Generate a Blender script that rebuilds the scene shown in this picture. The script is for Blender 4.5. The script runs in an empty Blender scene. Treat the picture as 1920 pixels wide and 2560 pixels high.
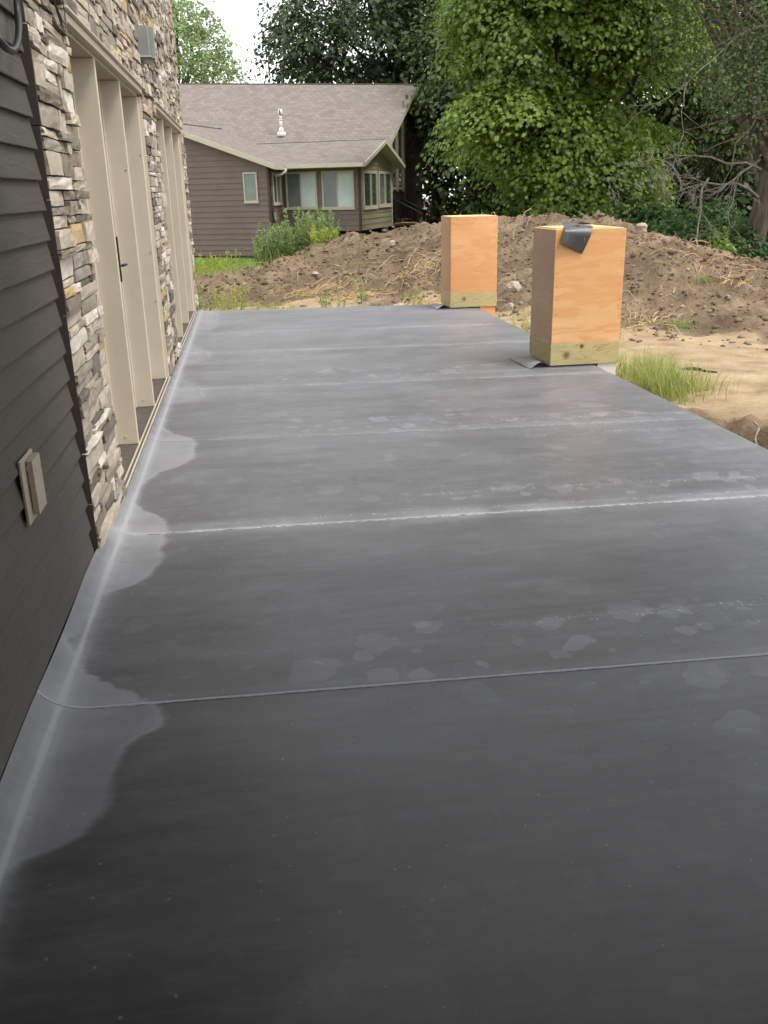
import bpy, math, random
import numpy as np
from mathutils import Matrix, Vector

random.seed(7)
RNG = np.random.default_rng(7)
SC = bpy.context.scene
COL = SC.collection

# ------------------------------------------------------------------ camera
CAM = np.array([0.0, 0.0, 1.67])
PITCH, ROLL, YAW, FPX = math.radians(19.675), math.radians(-1.319), math.radians(7.9265), 2252.1
_cy, _sy = math.cos(YAW), math.sin(YAW)
FWD = np.array([_sy * math.cos(PITCH), _cy * math.cos(PITCH), -math.sin(PITCH)])
_r = np.array([_cy, -_sy, 0.0]); _u = np.cross(_r, FWD)
RIGHT = math.cos(ROLL) * _r + math.sin(ROLL) * _u
UP = -math.sin(ROLL) * _r + math.cos(ROLL) * _u
cd = bpy.data.cameras.new('camera')
cam = bpy.data.objects.new('camera', cd); COL.objects.link(cam)
cd.sensor_fit = 'HORIZONTAL'; cd.sensor_width = 36.0
cd.lens = FPX / 1920.0 * 36.0
cd.clip_start = 0.05; cd.clip_end = 2000.0
m4 = Matrix.Identity(4)
for i in range(3):
    m4[i][0] = RIGHT[i]; m4[i][1] = UP[i]; m4[i][2] = -FWD[i]; m4[i][3] = CAM[i]
cam.matrix_world = m4
SC.camera = cam

# ------------------------------------------------------------------ sky, sun, exposure
SUN_EL, SUN_AZ = math.radians(58), math.radians(125)     # azimuth from +Y (north) towards +X
wd = bpy.data.worlds.new('World'); SC.world = wd; wd.use_nodes = True
nt = wd.node_tree; nt.nodes.clear()
wo = nt.nodes.new('ShaderNodeOutputWorld'); bg = nt.nodes.new('ShaderNodeBackground')
sky = nt.nodes.new('ShaderNodeTexSky'); sky.sky_type = 'NISHITA'; sky.sun_disc = False
sky.sun_elevation = SUN_EL; sky.sun_rotation = SUN_AZ; sky.air_density = 1.0; sky.dust_density = 4.0
mx = nt.nodes.new('ShaderNodeMix'); mx.data_type = 'RGBA'
mx.inputs[0].default_value = 0.86                         # thin white overcast over the blue
mx.inputs[7].default_value = (10.2, 10.3, 10.4, 1)
nt.links.new(sky.outputs[0], mx.inputs[6]); nt.links.new(mx.outputs[2], bg.inputs[0])
bg.inputs[1].default_value = 0.10
nt.links.new(bg.outputs[0], wo.inputs[0])
sl = bpy.data.lights.new('sun', 'SUN'); sl.energy = 1.5; sl.angle = math.radians(16); sl.color = (1.0, 0.95, 0.86)
sun = bpy.data.objects.new('sun', sl); COL.objects.link(sun)
sd = Vector((math.sin(SUN_AZ) * math.cos(SUN_EL), math.cos(SUN_AZ) * math.cos(SUN_EL), math.sin(SUN_EL)))
sun.rotation_euler = sd.to_track_quat('Z', 'Y').to_euler(); sun.location = (6, -6, 12)
SC.view_settings.view_transform = 'Standard'; SC.view_settings.look = 'None'
SC.view_settings.exposure = 0.95; SC.view_settings.gamma = 1.0; SC.view_settings.use_curve_mapping = False
SC.cycles.use_adaptive_sampling = True; SC.cycles.adaptive_threshold = 0.03
SC.cycles.max_bounces = 4; SC.cycles.transparent_max_bounces = 6
SC.cycles.use_denoising = True

# ------------------------------------------------------------------ helpers
def tag(o, label=None, cat=None, group=None, kind=None):
    if label: o['label'] = label
    if cat: o['category'] = cat
    if group: o['group'] = group
    if kind: o['kind'] = kind
    return o

def empty(name, loc=(0, 0, 0), label=None, cat=None, group=None):
    o = bpy.data.objects.new(name, None); COL.objects.link(o); o.location = loc
    o.empty_display_size = 0.2
    return tag(o, label, cat, group)

def link(o, parent=None):
    COL.objects.link(o)
    if parent is not None:
        o.parent = parent
        o.matrix_parent_inverse = PINV(parent)
    return o

def PINV(p):
    m = Matrix.Identity(4); q = p
    while q is not None:
        loc = Matrix.LocRotScale(q.location, q.rotation_euler, q.scale)
        m = loc @ (q.matrix_parent_inverse if q.parent else Matrix.Identity(4)) if False else m
        q = q.parent
    # all parents are unrotated: only translations add up
    t = Vector((0, 0, 0)); q = p
    while q is not None:
        t += q.location if q.parent is None else Vector(q.matrix_parent_inverse.translation) + q.location
        q = q.parent
    return Matrix.Translation(-t)

class MB:
    """collects faces, builds one mesh object in world coordinates"""
    def __init__(s): s.v = []; s.f = []; s.m = []; s.uv = []
    def face(s, pts, mi=0, uv=None):
        n = len(s.v); s.v += [tuple(p) for p in pts]; s.f.append(tuple(range(n, n + len(pts)))); s.m.append(mi)
        s.uv += uv if uv else [(p[0], p[1]) for p in pts]
    def box(s, a, b, mi=0, T=None):
        x0, y0, z0 = a; x1, y1, z1 = b
        p = [(x0, y0, z0), (x1, y0, z0), (x1, y1, z0), (x0, y1, z0), (x0, y0, z1), (x1, y0, z1), (x1, y1, z1), (x0, y1, z1)]
        if T: p = [T(*q) for q in p]
        for q in ((0, 3, 2, 1), (4, 5, 6, 7), (0, 1, 5, 4), (1, 2, 6, 5), (2, 3, 7, 6), (3, 0, 4, 7)):
            s.face([p[i] for i in q], mi)
    def prism(s, poly, T0, T1, mi=0):
        """poly list of 2d points, T0/T1 map (a,b)->3d for the two end caps"""
        A = [T0(*p) for p in poly]; B = [T1(*p) for p in poly]; n = len(poly)
        s.face(A[::-1], mi); s.face(B, mi)
        for i in range(n):
            j = (i + 1) % n; s.face([A[i], A[j], B[j], B[i]], mi)
    def tube(s, pts, rad, sides=6, mi=0, cap=True):
        P = [Vector(p) for p in pts]; rings = []
        if not hasattr(rad, '__len__'): rad = [rad] * len(P)
        ref = Vector((0, 0, 1)); 
        for i, p in enumerate(P):
            t = (P[min(i + 1, len(P) - 1)] - P[max(i - 1, 0)])
            if t.length < 1e-9: t = Vector((0, 0, 1))
            t.normalize()
            a = t.cross(ref)
            if a.length < 0.05: a = t.cross(Vector((1, 0, 0)))
            a.normalize(); b = t.cross(a)
            rings.append([p + rad[i] * (math.cos(2 * math.pi * k / sides) * a + math.sin(2 * math.pi * k / sides) * b) for k in range(sides)])
        base = len(s.v)
        for r in rings: s.v += [tuple(q) for q in r]; s.uv += []
        for i in range(len(P) - 1):
            for k in range(sides):
                k2 = (k + 1) % sides
                s.f.append((base + i * sides + k, base + i * sides + k2, base + (i + 1) * sides + k2, base + (i + 1) * sides + k)); s.m.append(mi)
        if cap:
            s.f.append(tuple(base + k for k in range(sides))[::-1]); s.m.append(mi)
            s.f.append(tuple(base + (len(P) - 1) * sides + k for k in range(sides))); s.m.append(mi)
        s.uv = None if s.uv is None else s.uv
    def build(s, name, mats, parent=None, smooth=False, uv=False, bevel=0):
        me = bpy.data.meshes.new(name); me.from_pydata(s.v, [], s.f)
        if not isinstance(mats, (list, tuple)): mats = [mats]
        for m in mats: me.materials.append(m)
        me.polygons.foreach_set('material_index', s.m)
        if smooth: me.polygons.foreach_set('use_smooth', [True] * len(s.f))
        if uv:
            l = me.uv_layers.new(name='uv'); l.data.foreach_set('uv', np.array(s.uv, float).ravel())
        me.update()
        o = bpy.data.objects.new(name, me); link(o, parent)
        if bevel:
            bm = o.modifiers.new('bevel', 'BEVEL'); bm.width = bevel; bm.segments = 2; bm.limit_method = 'ANGLE'
        return o

def boxo(name, a, b, mat, parent=None, bevel=0, T=None):
    m = MB(); m.box(a, b, 0, T)
    o = m.build(name, mat, parent)
    if bevel:
        # weld the split corners so the bevel works
        import bmesh
        bm = bmesh.new(); bm.from_mesh(o.data); bmesh.ops.remove_doubles(bm, verts=bm.verts, dist=1e-5)
        bmesh.ops.bevel(bm, geom=list(bm.edges), offset=bevel, segments=1, affect='EDGES', profile=0.5)
        bm.to_mesh(o.data); bm.free()
    return o

def np_mesh(name, V, F, mat, parent=None, attrs=None, smooth=False):
    """V (n,3), F (m,k) constant-size faces; attrs {name: per-vertex floats}"""
    me = bpy.data.meshes.new(name); n, mm, k = len(V), len(F), F.shape[1]
    me.vertices.add(n); me.vertices.foreach_set('co', np.ascontiguousarray(V, np.float32).ravel())
    me.loops.add(mm * k); me.loops.foreach_set('vertex_index', np.ascontiguousarray(F, np.int32).ravel())
    me.polygons.add(mm); me.polygons.foreach_set('loop_start', np.arange(0, mm * k, k, dtype=np.int32))
    me.polygons.foreach_set('loop_total', np.full(mm, k, np.int32))
    if smooth: me.polygons.foreach_set('use_smooth', np.ones(mm, bool))
    for a, d in (attrs or {}).items():
        if d.ndim == 2:
            at = me.attributes.new(a, 'FLOAT_COLOR', 'POINT'); at.data.foreach_set('color', np.ascontiguousarray(d, np.float32).ravel())
        else:
            at = me.attributes.new(a, 'FLOAT', 'POINT'); at.data.foreach_set('value', np.ascontiguousarray(d, np.float32).ravel())
    me.materials.append(mat); me.update(calc_edges=True)
    o = bpy.data.objects.new(name, me); link(o, parent); return o

# numpy value noise -------------------------------------------------
def _h(ix, iy, seed):
    n = (ix.astype(np.int64) * 374761393 + iy.astype(np.int64) * 668265263 + seed * 1442695041) & 0x7fffffff
    n = ((n ^ (n >> 13)) * 1274126177) & 0x7fffffff
    return ((n ^ (n >> 16)) & 0xffff) / 65535.0
def vnoise(x, y, seed=0):
    ix, iy = np.floor(x), np.floor(y); fx, fy = x - ix, y - iy
    fx = fx * fx * (3 - 2 * fx); fy = fy * fy * (3 - 2 * fy)
    a, b = _h(ix, iy, seed), _h(ix + 1, iy, seed); c, d = _h(ix, iy + 1, seed), _h(ix + 1, iy + 1, seed)
    return (a * (1 - fx) + b * fx) * (1 - fy) + (c * (1 - fx) + d * fx) * fy
def fbm(x, y, oct=4, seed=0):
    s = 0; a = 0.5
    for i in range(oct):
        s = s + a * (vnoise(x * 2 ** i, y * 2 ** i, seed + i * 17) - 0.5); a *= 0.5
    return s

# material helpers ---------------------------------------------------
class NM:
    def __init__(s, name):
        s.mat = bpy.data.materials.new(name); s.mat.use_nodes = True; s.t = s.mat.node_tree; s.t.nodes.clear()
        s.out = s.n('ShaderNodeOutputMaterial'); s.b = s.n('ShaderNodeBsdfPrincipled')
        s.l(s.b.outputs[0], s.out.inputs[0])
    def n(s, t, **kw):
        x = s.t.nodes.new(t)
        for k, v in kw.items(): setattr(x, k, v)
        return x
    def l(s, a, b): s.t.links.new(a, b)
    def set(s, sock, v):
        if hasattr(v, 'is_output'): s.l(v, sock)
        elif isinstance(v, (tuple, list)) and len(v) == 3 and sock.type == 'RGBA': sock.default_value = (*v, 1)
        else: sock.default_value = v
    def pos(s):
        if not hasattr(s, '_g'): s._g = s.n('ShaderNodeNewGeometry')
        return s._g.outputs['Position']
    def mapped(s, scale=(1, 1, 1), src=None, loc=(0, 0, 0), rot=(0, 0, 0)):
        m = s.n('ShaderNodeMapping'); s.l(src or s.pos(), m.inputs[0]); m.inputs['Scale'].default_value = scale
        m.inputs['Location'].default_value = loc; m.inputs['Rotation'].default_value = rot
        return m.outputs[0]
    def noise(s, scale, vec=None, detail=4, rough=0.55, dist=0.0):
        x = s.n('ShaderNodeTexNoise'); s.l(vec or s.pos(), x.inputs['Vector']); x.inputs['Scale'].default_value = scale
        x.inputs['Detail'].default_value = detail; x.inputs['Roughness'].default_value = rough; x.inputs['Distortion'].default_value = dist
        return x.outputs[0]
    def ramp(s, f, stops, interp='LINEAR'):
        r = s.n('ShaderNodeValToRGB'); s.l(f, r.inputs[0]); e = r.color_ramp.elements; r.color_ramp.interpolation = interp
        while len(e) < len(stops): e.new(0.5)
        for i, (p, c) in enumerate(stops):
            e[i].position = p; e[i].color = (*c, 1) if isinstance(c, tuple) else (c, c, c, 1)
        return r.outputs[0]
    def mix(s, f, a, b, mode='MIX'):
        x = s.n('ShaderNodeMix', data_type='RGBA', blend_type=mode); s.set(x.inputs[0], f); s.set(x.inputs[6], a); s.set(x.inputs[7], b)
        return x.outputs[2]
    def math(s, op, a, b=0.0, c=0.0, clamp=False):
        x = s.n('ShaderNodeMath', operation=op, use_clamp=clamp); s.set(x.inputs[0], a); s.set(x.inputs[1], b)
        if op in ('MULTIPLY_ADD', 'SMOOTH_MIN', 'COMPARE'): s.set(x.inputs[2], c)
        return x.outputs[0]
    def bump(s, h, strength=0.3, dist=0.01):
        x = s.n('ShaderNodeBump'); s.l(h, x.inputs['Height']); x.inputs['Strength'].default_value = strength; x.inputs['Distance'].default_value = dist
        s.l(x.outputs[0], s.b.inputs['Normal']); return x
    def base(s, c, rough=0.6, spec=0.5, metal=0.0):
        s.set(s.b.inputs['Base Color'], c); s.set(s.b.inputs['Roughness'], rough)
        s.set(s.b.inputs['Specular IOR Level'], spec); s.set(s.b.inputs['Metallic'], metal); return s.mat
    def attr(s, name):
        a = s.n('ShaderNodeAttribute'); a.attribute_name = name; return a

def simple(name, c, rough=0.6, spec=0.4, metal=0.0, var=0.15, scale=6.0, bump=0.0, bscale=60.0):
    m = NM(name)
    lo = tuple(v * (1 - var) for v in c); hi = tuple(min(1, v * (1 + var)) for v in c)
    col = m.ramp(m.noise(scale), [(0.3, lo), (0.7, hi)])
    if bump: m.bump(m.noise(bscale), bump, 0.004)
    return m.base(col, rough, spec, metal)

M = {}
# --- rubber membrane: grey-black sheet, chalky along the wall, with dried drops
SEAM_CHALK = [(2.838, -.03, .009, 5.0, .14), (4.54, -.025, .024, 2.0, .36), (6.43, -.06, .018, .55, .14), (8.23, -.04, .026, .5, .16), (10.23, -.06, .03, .45, .16), (11.7, -.06, .03, .35, .14)]
def membrane_mat():
    m = NM('rubber_membrane'); p = m.pos()
    sp = m.n('ShaderNodeSeparateXYZ'); m.l(p, sp.inputs[0]); X, Y = sp.outputs[0], sp.outputs[1]
    # chalky margin: its edge as a curve X(Y)
    pts = [(1.2, -.76), (1.8, -.76), (2.01, -.74), (2.12, -.62), (2.29, -.52), (2.49, -.515), (2.63, -.46), (2.7, -.39), (2.87, -.49), (3.03, -.65), (3.15, -.74), (3.38, -.77),
           (3.59, -.76), (3.77, -.73), (4.02, -.55), (4.41, -.52), (4.86, -.62), (5.09, -.74), (5.58, -.69), (5.85, -.5), (6.24, -.45), (6.68, -.66), (7.57, -.76), (7.86, -.46),
           (9.26, -.76), (10.0, -.48), (11.24, -.74), (12.6, -.47), (14.2, -.6)]
    fc = m.n('ShaderNodeFloatCurve'); cv = fc.mapping.curves[0]
    def mp(q): return ((q[0] - 1.2) / 13.0, (q[1] + 0.8) / 0.5)
    cv.points[0].location = mp(pts[0]); cv.points[1].location = mp(pts[-1])
    for q in pts[1:-1]: cv.points.new(*mp(q))
    fc.mapping.update()
    wob = m.math('SUBTRACT', m.noise(4.0, detail=9, rough=0.68), 0.5)
    yy = m.math('ADD', Y, m.math('MULTIPLY', wob, 0.12))
    t = m.math('MULTIPLY_ADD', yy, 1 / 13.0, -1.2 / 13.0, clamp=True)
    m.l(t, fc.inputs['Value'])
    edge = m.math('MULTIPLY_ADD', fc.outputs[0], 0.5, -0.8)
    dlt = m.math('SUBTRACT', edge, m.math('ADD', X, m.math('MULTIPLY', wob, 0.16)))
    far = m.math('SUBTRACT', 7.4, Y, clamp=True)
    margin = m.math('MULTIPLY', m.math('MULTIPLY_ADD', dlt, m.math('MULTIPLY_ADD', far, 17.0, 6.0), 0.5, clamp=True), m.math('MULTIPLY_ADD', far, 0.5, 0.5))
    dens = m.ramp(m.noise(2.2, m.mapped((1.6, 1, 1)), 6), [(0.25, 0.45), (0.7, 1.0)])
    margin = m.math('MULTIPLY', margin, dens)
    # dried drops: round flat spots with a crisp edge
    def spots(scale, keep, seed, dist):
        wn = m.n('ShaderNodeTexNoise'); m.l(p, wn.inputs['Vector']); wn.inputs['Scale'].default_value = scale * 1.5; wn.inputs['Detail'].default_value = 5
        v1 = m.n('ShaderNodeVectorMath', operation='MULTIPLY_ADD'); m.l(wn.outputs[1], v1.inputs[0]); v1.inputs[1].default_value = (dist,) * 3
        m.l(m.mapped((1, 1, 0.02), loc=(seed, seed * 2, 0)), v1.inputs[2])
        vo = m.n('ShaderNodeTexVoronoi', voronoi_dimensions='2D'); m.l(v1.outputs[0], vo.inputs['Vector']); vo.inputs['Scale'].default_value = scale; vo.inputs['Randomness'].default_value = 0.95
        cs = m.n('ShaderNodeSeparateColor'); m.l(vo.outputs['Color'], cs.inputs[0])
        r = m.math('MULTIPLY_ADD', cs.outputs[0], 0.28, 0.10)
        d = m.math('MULTIPLY', m.math('SUBTRACT', r, vo.outputs['Distance']), 28.0, clamp=True)
        k = m.math('GREATER_THAN', cs.outputs[1], keep)
        return m.math('MULTIPLY', d, m.math('MULTIPLY', k, m.math('MULTIPLY_ADD', cs.outputs[2], 0.7, 0.3)))
    band = m.ramp(m.noise(0.9, m.mapped((0.5, 1.3, 1), loc=(3, 1, 0)), 2), [(0.42, 0.12), (0.6, 1.0)])
    def near_y(y, slope, w, gain=1.0):                    # 1 on the line y + slope*(x+.6), 0 beyond w
        ln = m.math('MULTIPLY_ADD', X, slope, y + slope * .6)
        return m.math('MULTIPLY_ADD', m.math('ABSOLUTE', m.math('SUBTRACT', Y, ln)), -gain / w, gain, clamp=True)
    def above_x(x, w): return m.math('MULTIPLY_ADD', X, 1 / w, -x / w, clamp=True)
    band = m.math('MULTIPLY', band, 0.42)
    for (yb, wb, xb, gb) in ((3.08, .34, -.4, 1.0), (2.55, .25, 1.0, .8), (4.85, .28, .2, .8), (6.65, .40, -.3, .8), (8.7, .5, -.3, .7)):
        band = m.math('MAXIMUM', band, m.math('MULTIPLY', m.math('MULTIPLY', near_y(yb, -.02, wb, 2.0), above_x(xb, .6)), gb))
    dustA = m.ramp(m.noise(1.0, m.mapped((0.75, 2.3, 1), loc=(1.5, 3, 0)), 9, 0.72), [(0.40, 0.0), (0.70, 1.0)])
    dustB = m.ramp(m.noise(1.0, m.mapped((3.0, 9.0, 1), loc=(7, 3, 0)), 8, 0.74), [(0.46, 0.0), (0.72, 1.0)])
    brush = m.ramp(m.noise(1.0, m.mapped((1.6, 34, 1)), 6, 0.7), [(0.4, 0.0), (0.8, 1.0)])
    s1 = m.math('MULTIPLY', spots(3.6, 0.50, 3.3, 0.24), band)
    s2 = m.math('MULTIPLY', spots(8.0, 0.60, 11.7, 0.09), band)
    s3 = spots(1.7, 0.8, 7.1, 0.4)
    st = m.ramp(m.noise(1.0, m.mapped((0.9, 7, 1)), 7, 0.66), [(0.35, 0.0), (0.8, 1.0)])
    st2 = m.ramp(m.noise(1.0, m.mapped((7, 45, 1)), 4, 0.7), [(0.64, 0.0), (0.74, 1.0)])
    cl = m.ramp(m.noise(0.8, m.mapped((1, 1.2, 1), loc=(4, 2, 0)), 6, 0.6), [(0.3, 0.0), (0.75, 1.0)])
    sc_ = m.ramp(m.noise(1.0, m.mapped((26, 1.0, 1), rot=(0, 0, 0.6)), 3, 0.7), [(0.68, 0.0), (0.76, 1.0)])
    sc2 = m.ramp(m.noise(1.0, m.mapped((34, 1.3, 1), rot=(0, 0, -1.0), loc=(5, 5, 0)), 3, 0.7), [(0.70, 0.0), (0.78, 1.0)])
    fine = m.ramp(m.noise(28.0, detail=6, rough=0.7), [(0.45, 0.0), (0.8, 1.0)])
    # chalk left along the laps, and crinkle marks of the seam roller
    nz1 = m.ramp(m.noise(1.0, m.mapped((2.2, 0.3, 1)), 5, 0.6), [(0.35, 0.25), (0.65, 1.0)])
    nz2 = m.ramp(m.noise(1.0, m.mapped((40, 40, 1)), 3, 0.7), [(0.4, 0.35), (0.6, 1.0)])
    seam = None
    for (y, sl_, w, g, halo) in SEAM_CHALK:
        a1 = m.math('MULTIPLY', m.math('MULTIPLY', near_y(y, sl_, w), nz2), g)
        a2 = m.math('MULTIPLY', m.math('MULTIPLY', near_y(y + .03, sl_, w * 6), nz1), halo)
        a1 = m.math('ADD', m.math('MULTIPLY', a1, nz1), a2); seam = a1 if seam is None else m.math('ADD', seam, a1)
    dash = m.ramp(m.noise(1.0, m.mapped((55, 22, 1), rot=(0, 0, .5)), 2, 0.6), [(0.60, 0.0), (0.68, 1.0)])
    smear = m.ramp(m.noise(1.0, m.mapped((6, 16, 1)), 5, 0.65), [(0.45, 0.0), (0.7, 1.0)])
    cr = None
    for (y, sl_, w, x0, g) in ((3.20, -.005, .045, .8, 1.0), (3.02, -.005, .05, 1.2, .5), (4.95, -.04, .045, .7, .8), (4.63, -.025, .03, -.7, .7), (6.62, -.05, .06, .9, .9), (6.15, -.05, .06, 1.6, .6), (8.5, -.04, .09, .5, .7), (10.5, -.05, .1, .2, .5)):
        q = m.math('MULTIPLY', m.math('MULTIPLY', near_y(y, sl_, w, 1.5), above_x(x0, .5)), g)
        cr = q if cr is None else m.math('ADD', cr, q)
    cr1 = m.math('MULTIPLY', cr, dash); cr2 = m.math('MULTIPLY', cr, smear)
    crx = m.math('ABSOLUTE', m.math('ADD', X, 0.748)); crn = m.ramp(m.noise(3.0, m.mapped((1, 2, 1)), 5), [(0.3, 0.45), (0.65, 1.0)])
    crease_highlight = m.math('MULTIPLY', m.math('ADD', m.math('MULTIPLY_ADD', crx, -75.0, 1.0, clamp=True), m.math('MULTIPLY', m.math('MULTIPLY_ADD', crx, -22.0, 1.0, clamp=True), 0.45)), crn)  # dust line on the cove fold, brightened as a painted sky highlight
    tide = m.math('MULTIPLY', m.math('MULTIPLY_ADD', m.math('ABSOLUTE', m.math('SUBTRACT', dlt, 0.012)), -60.0, 1.0, clamp=True), m.ramp(m.noise(2.0, detail=5), [(0.4, 0.0), (0.6, 0.22)]))
    d = m.math('MULTIPLY_ADD', crease_highlight, 0.82, m.math('MULTIPLY_ADD', margin, 0.42, tide))
    for a, w in ((s1, 0.22), (s2, 0.20), (s3, 0.05), (st, 0.03), (st2, 0.025), (cl, 0.045), (dustA, 0.12), (dustB, 0.085), (brush, 0.05), (sc_, 0.09), (sc2, 0.09), (fine, 0.03), (seam, 1.0), (cr1, 0.8), (cr2, 0.22)):
        d = m.math('MULTIPLY_ADD', a, w, d)
    vs = m.n('ShaderNodeTexVoronoi', voronoi_dimensions='2D'); m.l(p, vs.inputs['Vector']); vs.inputs['Scale'].default_value = 26.0
    vc = m.n('ShaderNodeSeparateColor'); m.l(vs.outputs['Color'], vc.inputs[0])
    grit = m.math('MULTIPLY', m.math('GREATER_THAN', vc.outputs[0], 0.95), m.math('LESS_THAN', vs.outputs['Distance'], m.math('MULTIPLY_ADD', vc.outputs[1], 0.10, 0.03)))
    d = m.math('MULTIPLY_ADD', grit, 0.28, d)
    d = m.math('MINIMUM', d, 0.95)
    col = m.mix(d, (0.0095, 0.0095, 0.010), (0.27, 0.275, 0.29))
    rough = m.math('MULTIPLY_ADD', d, 0.25, 0.40)
    h = m.math('ADD', m.noise(1.0, m.mapped((1.0, 2.6, 1)), 3), m.math('MULTIPLY', m.noise(160.0, detail=2), 0.03))
    m.bump(h, 0.22, 0.012)
    m.set(m.b.inputs['Sheen Weight'], m.math('MINIMUM', m.math('MULTIPLY_ADD', d, 1.1, m.math('MULTIPLY_ADD', cl, 0.26, 0.36)), 1.0)); m.b.inputs['Sheen Roughness'].default_value = 0.42; m.b.inputs['Sheen Tint'].default_value = (.93, .93, 1, 1)
    return m.base(col, rough, 0.32)
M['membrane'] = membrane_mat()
M['bead'] = simple('seam_adhesive', (0.40, 0.40, 0.41), 0.30, 0.6, var=0.9, scale=30, bump=0.9, bscale=90)
M['membrane_under'] = simple('membrane_underside', (0.02, 0.02, 0.021), 0.6, 0.3)
def siding_mat(name, c, bump=0.6):
    m = NM(name)
    g = m.noise(1.0, m.mapped((4, 7, 60)), 5, 0.65, 0.6)
    g2 = m.noise(3.0, detail=4)
    col = m.mix(m.math('MULTIPLY', g2, 0.6), tuple(v * 0.78 for v in c), tuple(v * 1.3 for v in c))
    col = m.mix(m.ramp(g, [(0.55, 0.0), (0.8, 0.5)]), col, tuple(min(1, v * 1.6 + 0.01) for v in c))
    m.bump(g, bump, 0.006)
    return m.base(col, 0.55, 0.35)
M['siding'] = siding_mat('bronze_lap_siding', (0.062, 0.056, 0.048))
M['black_gap'] = simple('black_channel', (0.008, 0.007, 0.006), 0.7, 0.2)
M['brown_edge'] = simple('brown_edge_trim', (0.05, 0.042, 0.036), 0.6, 0.3)
def tan_mat():
    m = NM('tan_clad_frame')
    col = m.ramp(m.noise(2.5, detail=5), [(0.3, (0.53, 0.465, 0.37)), (0.7, (0.58, 0.515, 0.415))])
    col = m.mix(m.ramp(m.noise(14.0, m.mapped((1, 1, 0.25)), 4), [(0.6, 0.0), (0.8, 0.18)]), col, (0.25, 0.21, 0.16))
    return m.base(col, 0.42, 0.4)
M['tan'] = tan_mat()
M['sill'] = simple('brown_sill', (0.085, 0.07, 0.062), 0.55, 0.35, var=0.3, scale=20)
def glass_mat(name, c=(0.02, 0.024, 0.024), rough=0.04):
    m = NM(name); return m.base(m.ramp(m.noise(1.0), [(0.3, tuple(v * .7 for v in c)), (0.7, tuple(v * 1.2 for v in c))]), rough, 0.6)
M['glass'] = glass_mat('dark_window_glass')
M['black_metal'] = simple('black_metal', (0.012, 0.012, 0.013), 0.35, 0.5)
def stone_mat(name, c, dark=0.55):
    m = NM(name)
    n1 = m.noise(9.0, detail=8, rough=0.6); n2 = m.noise(45.0, detail=5, rough=0.65)
    oi = m.n('ShaderNodeObjectInfo')
    col = m.mix(m.ramp(n1, [(0.28, 0.0), (0.72, 1.0)]), tuple(v * dark for v in c), tuple(min(1, v * 1.18) for v in c))
    col = m.mix(m.ramp(n2, [(0.60, 0.0), (0.78, 0.55)]), col, tuple(v * 0.42 for v in c))
    col = m.mix(m.math('MULTIPLY', oi.outputs['Random'], 0.30), col, tuple(v * 0.6 for v in c))
    n3 = m.noise(1.0, m.mapped((60, 22, 8)), 5, 0.7)
    m.bump(m.math('ADD', m.math('MULTIPLY', n1, 1.0), m.math('ADD', m.math('MULTIPLY', n2, 0.35), m.math('MULTIPLY', n3, 0.4))), 0.7, 0.012)
    return m.base(col, 0.85, 0.2)
M['stone'] = [stone_mat('pale_ledge_stone', (0.47, 0.41, 0.335), 0.72), stone_mat('grey_ledge_stone', (0.32, 0.28, 0.235), 0.62),
              stone_mat('brown_ledge_stone', (0.23, 0.195, 0.155), 0.65), stone_mat('dark_ledge_stone', (0.17, 0.15, 0.13), 0.6),
              stone_mat('ochre_ledge_stone', (0.46, 0.345, 0.18), 0.8), stone_mat('white_ledge_stone', (0.60, 0.555, 0.49), 0.78)]
M['mortar'] = simple('dark_mortar', (0.055, 0.048, 0.042), 0.95, 0.1, var=0.4, scale=25)
M['zinc'] = simple('grey_metal_lamp', (0.30, 0.32, 0.31), 0.38, 0.5, 0.6, var=0.12, scale=8)
M['zinc_rim'] = simple('bright_metal_rim', (0.55, 0.57, 0.56), 0.3, 0.5, 0.7)
M['white_pvc'] = simple('white_board', (0.70, 0.68, 0.64), 0.6, 0.3, var=0.06)
M['taupe_plastic'] = simple('taupe_plastic', (0.36, 0.31, 0.24), 0.5, 0.35, var=0.06, scale=20)
M['cable'] = simple('black_cable', (0.012, 0.011, 0.011), 0.45, 0.4)
def ply_mat(name, pale, tan, dark, seed, fig=5.0):
    m = NM(name); v = m.mapped((1.4, 1.4, 5.0), loc=(seed, seed * .7, seed * 1.3))
    n = m.noise(1.0, v, 2, 0.45, 0.5)
    a = m.math('FRACT', m.math('MULTIPLY', n, fig))
    lay = m.ramp(a, [(0.0, 0.15), (0.42, 0.2), (0.5, 0.85), (0.93, 1.0), (1.0, 0.2)])
    fine = m.noise(1.0, m.mapped((7, 7, 130), loc=(seed, 0, 0)), 4, 0.6)
    big = m.noise(0.8, m.mapped((0.6, 0.6, 2.2), loc=(seed * 3, 0, 1)), 2)
    col = m.mix(lay, pale, tan)
    col = m.mix(m.ramp(big, [(0.4, 0.0), (0.62, 0.75)]), col, dark)
    col = m.mix(m.ramp(fine, [(0.45, 0.0), (0.8, 0.35)]), col, tuple(q * 0.6 for q in dark))
    # small dark nail and pitch marks
    vo = m.n('ShaderNodeTexVoronoi'); m.l(m.mapped((7, 7, 9), loc=(seed, 1, 2)), vo.inputs['Vector']); vo.inputs['Scale'].default_value = 1.0
    cs = m.n('ShaderNodeSeparateColor'); m.l(vo.outputs['Color'], cs.inputs[0])
    k = m.math('MULTIPLY', m.math('GREATER_THAN', cs.outputs[0], 0.72), m.math('MULTIPLY_ADD', vo.outputs['Distance'], -14.0, 1.15, clamp=True))
    col = m.mix(m.math('MULTIPLY', k, 0.85), col, (0.06, 0.03, 0.015))
    m.bump(fine, 0.12, 0.003)
    return m.base(col, 0.62, 0.25)
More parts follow.
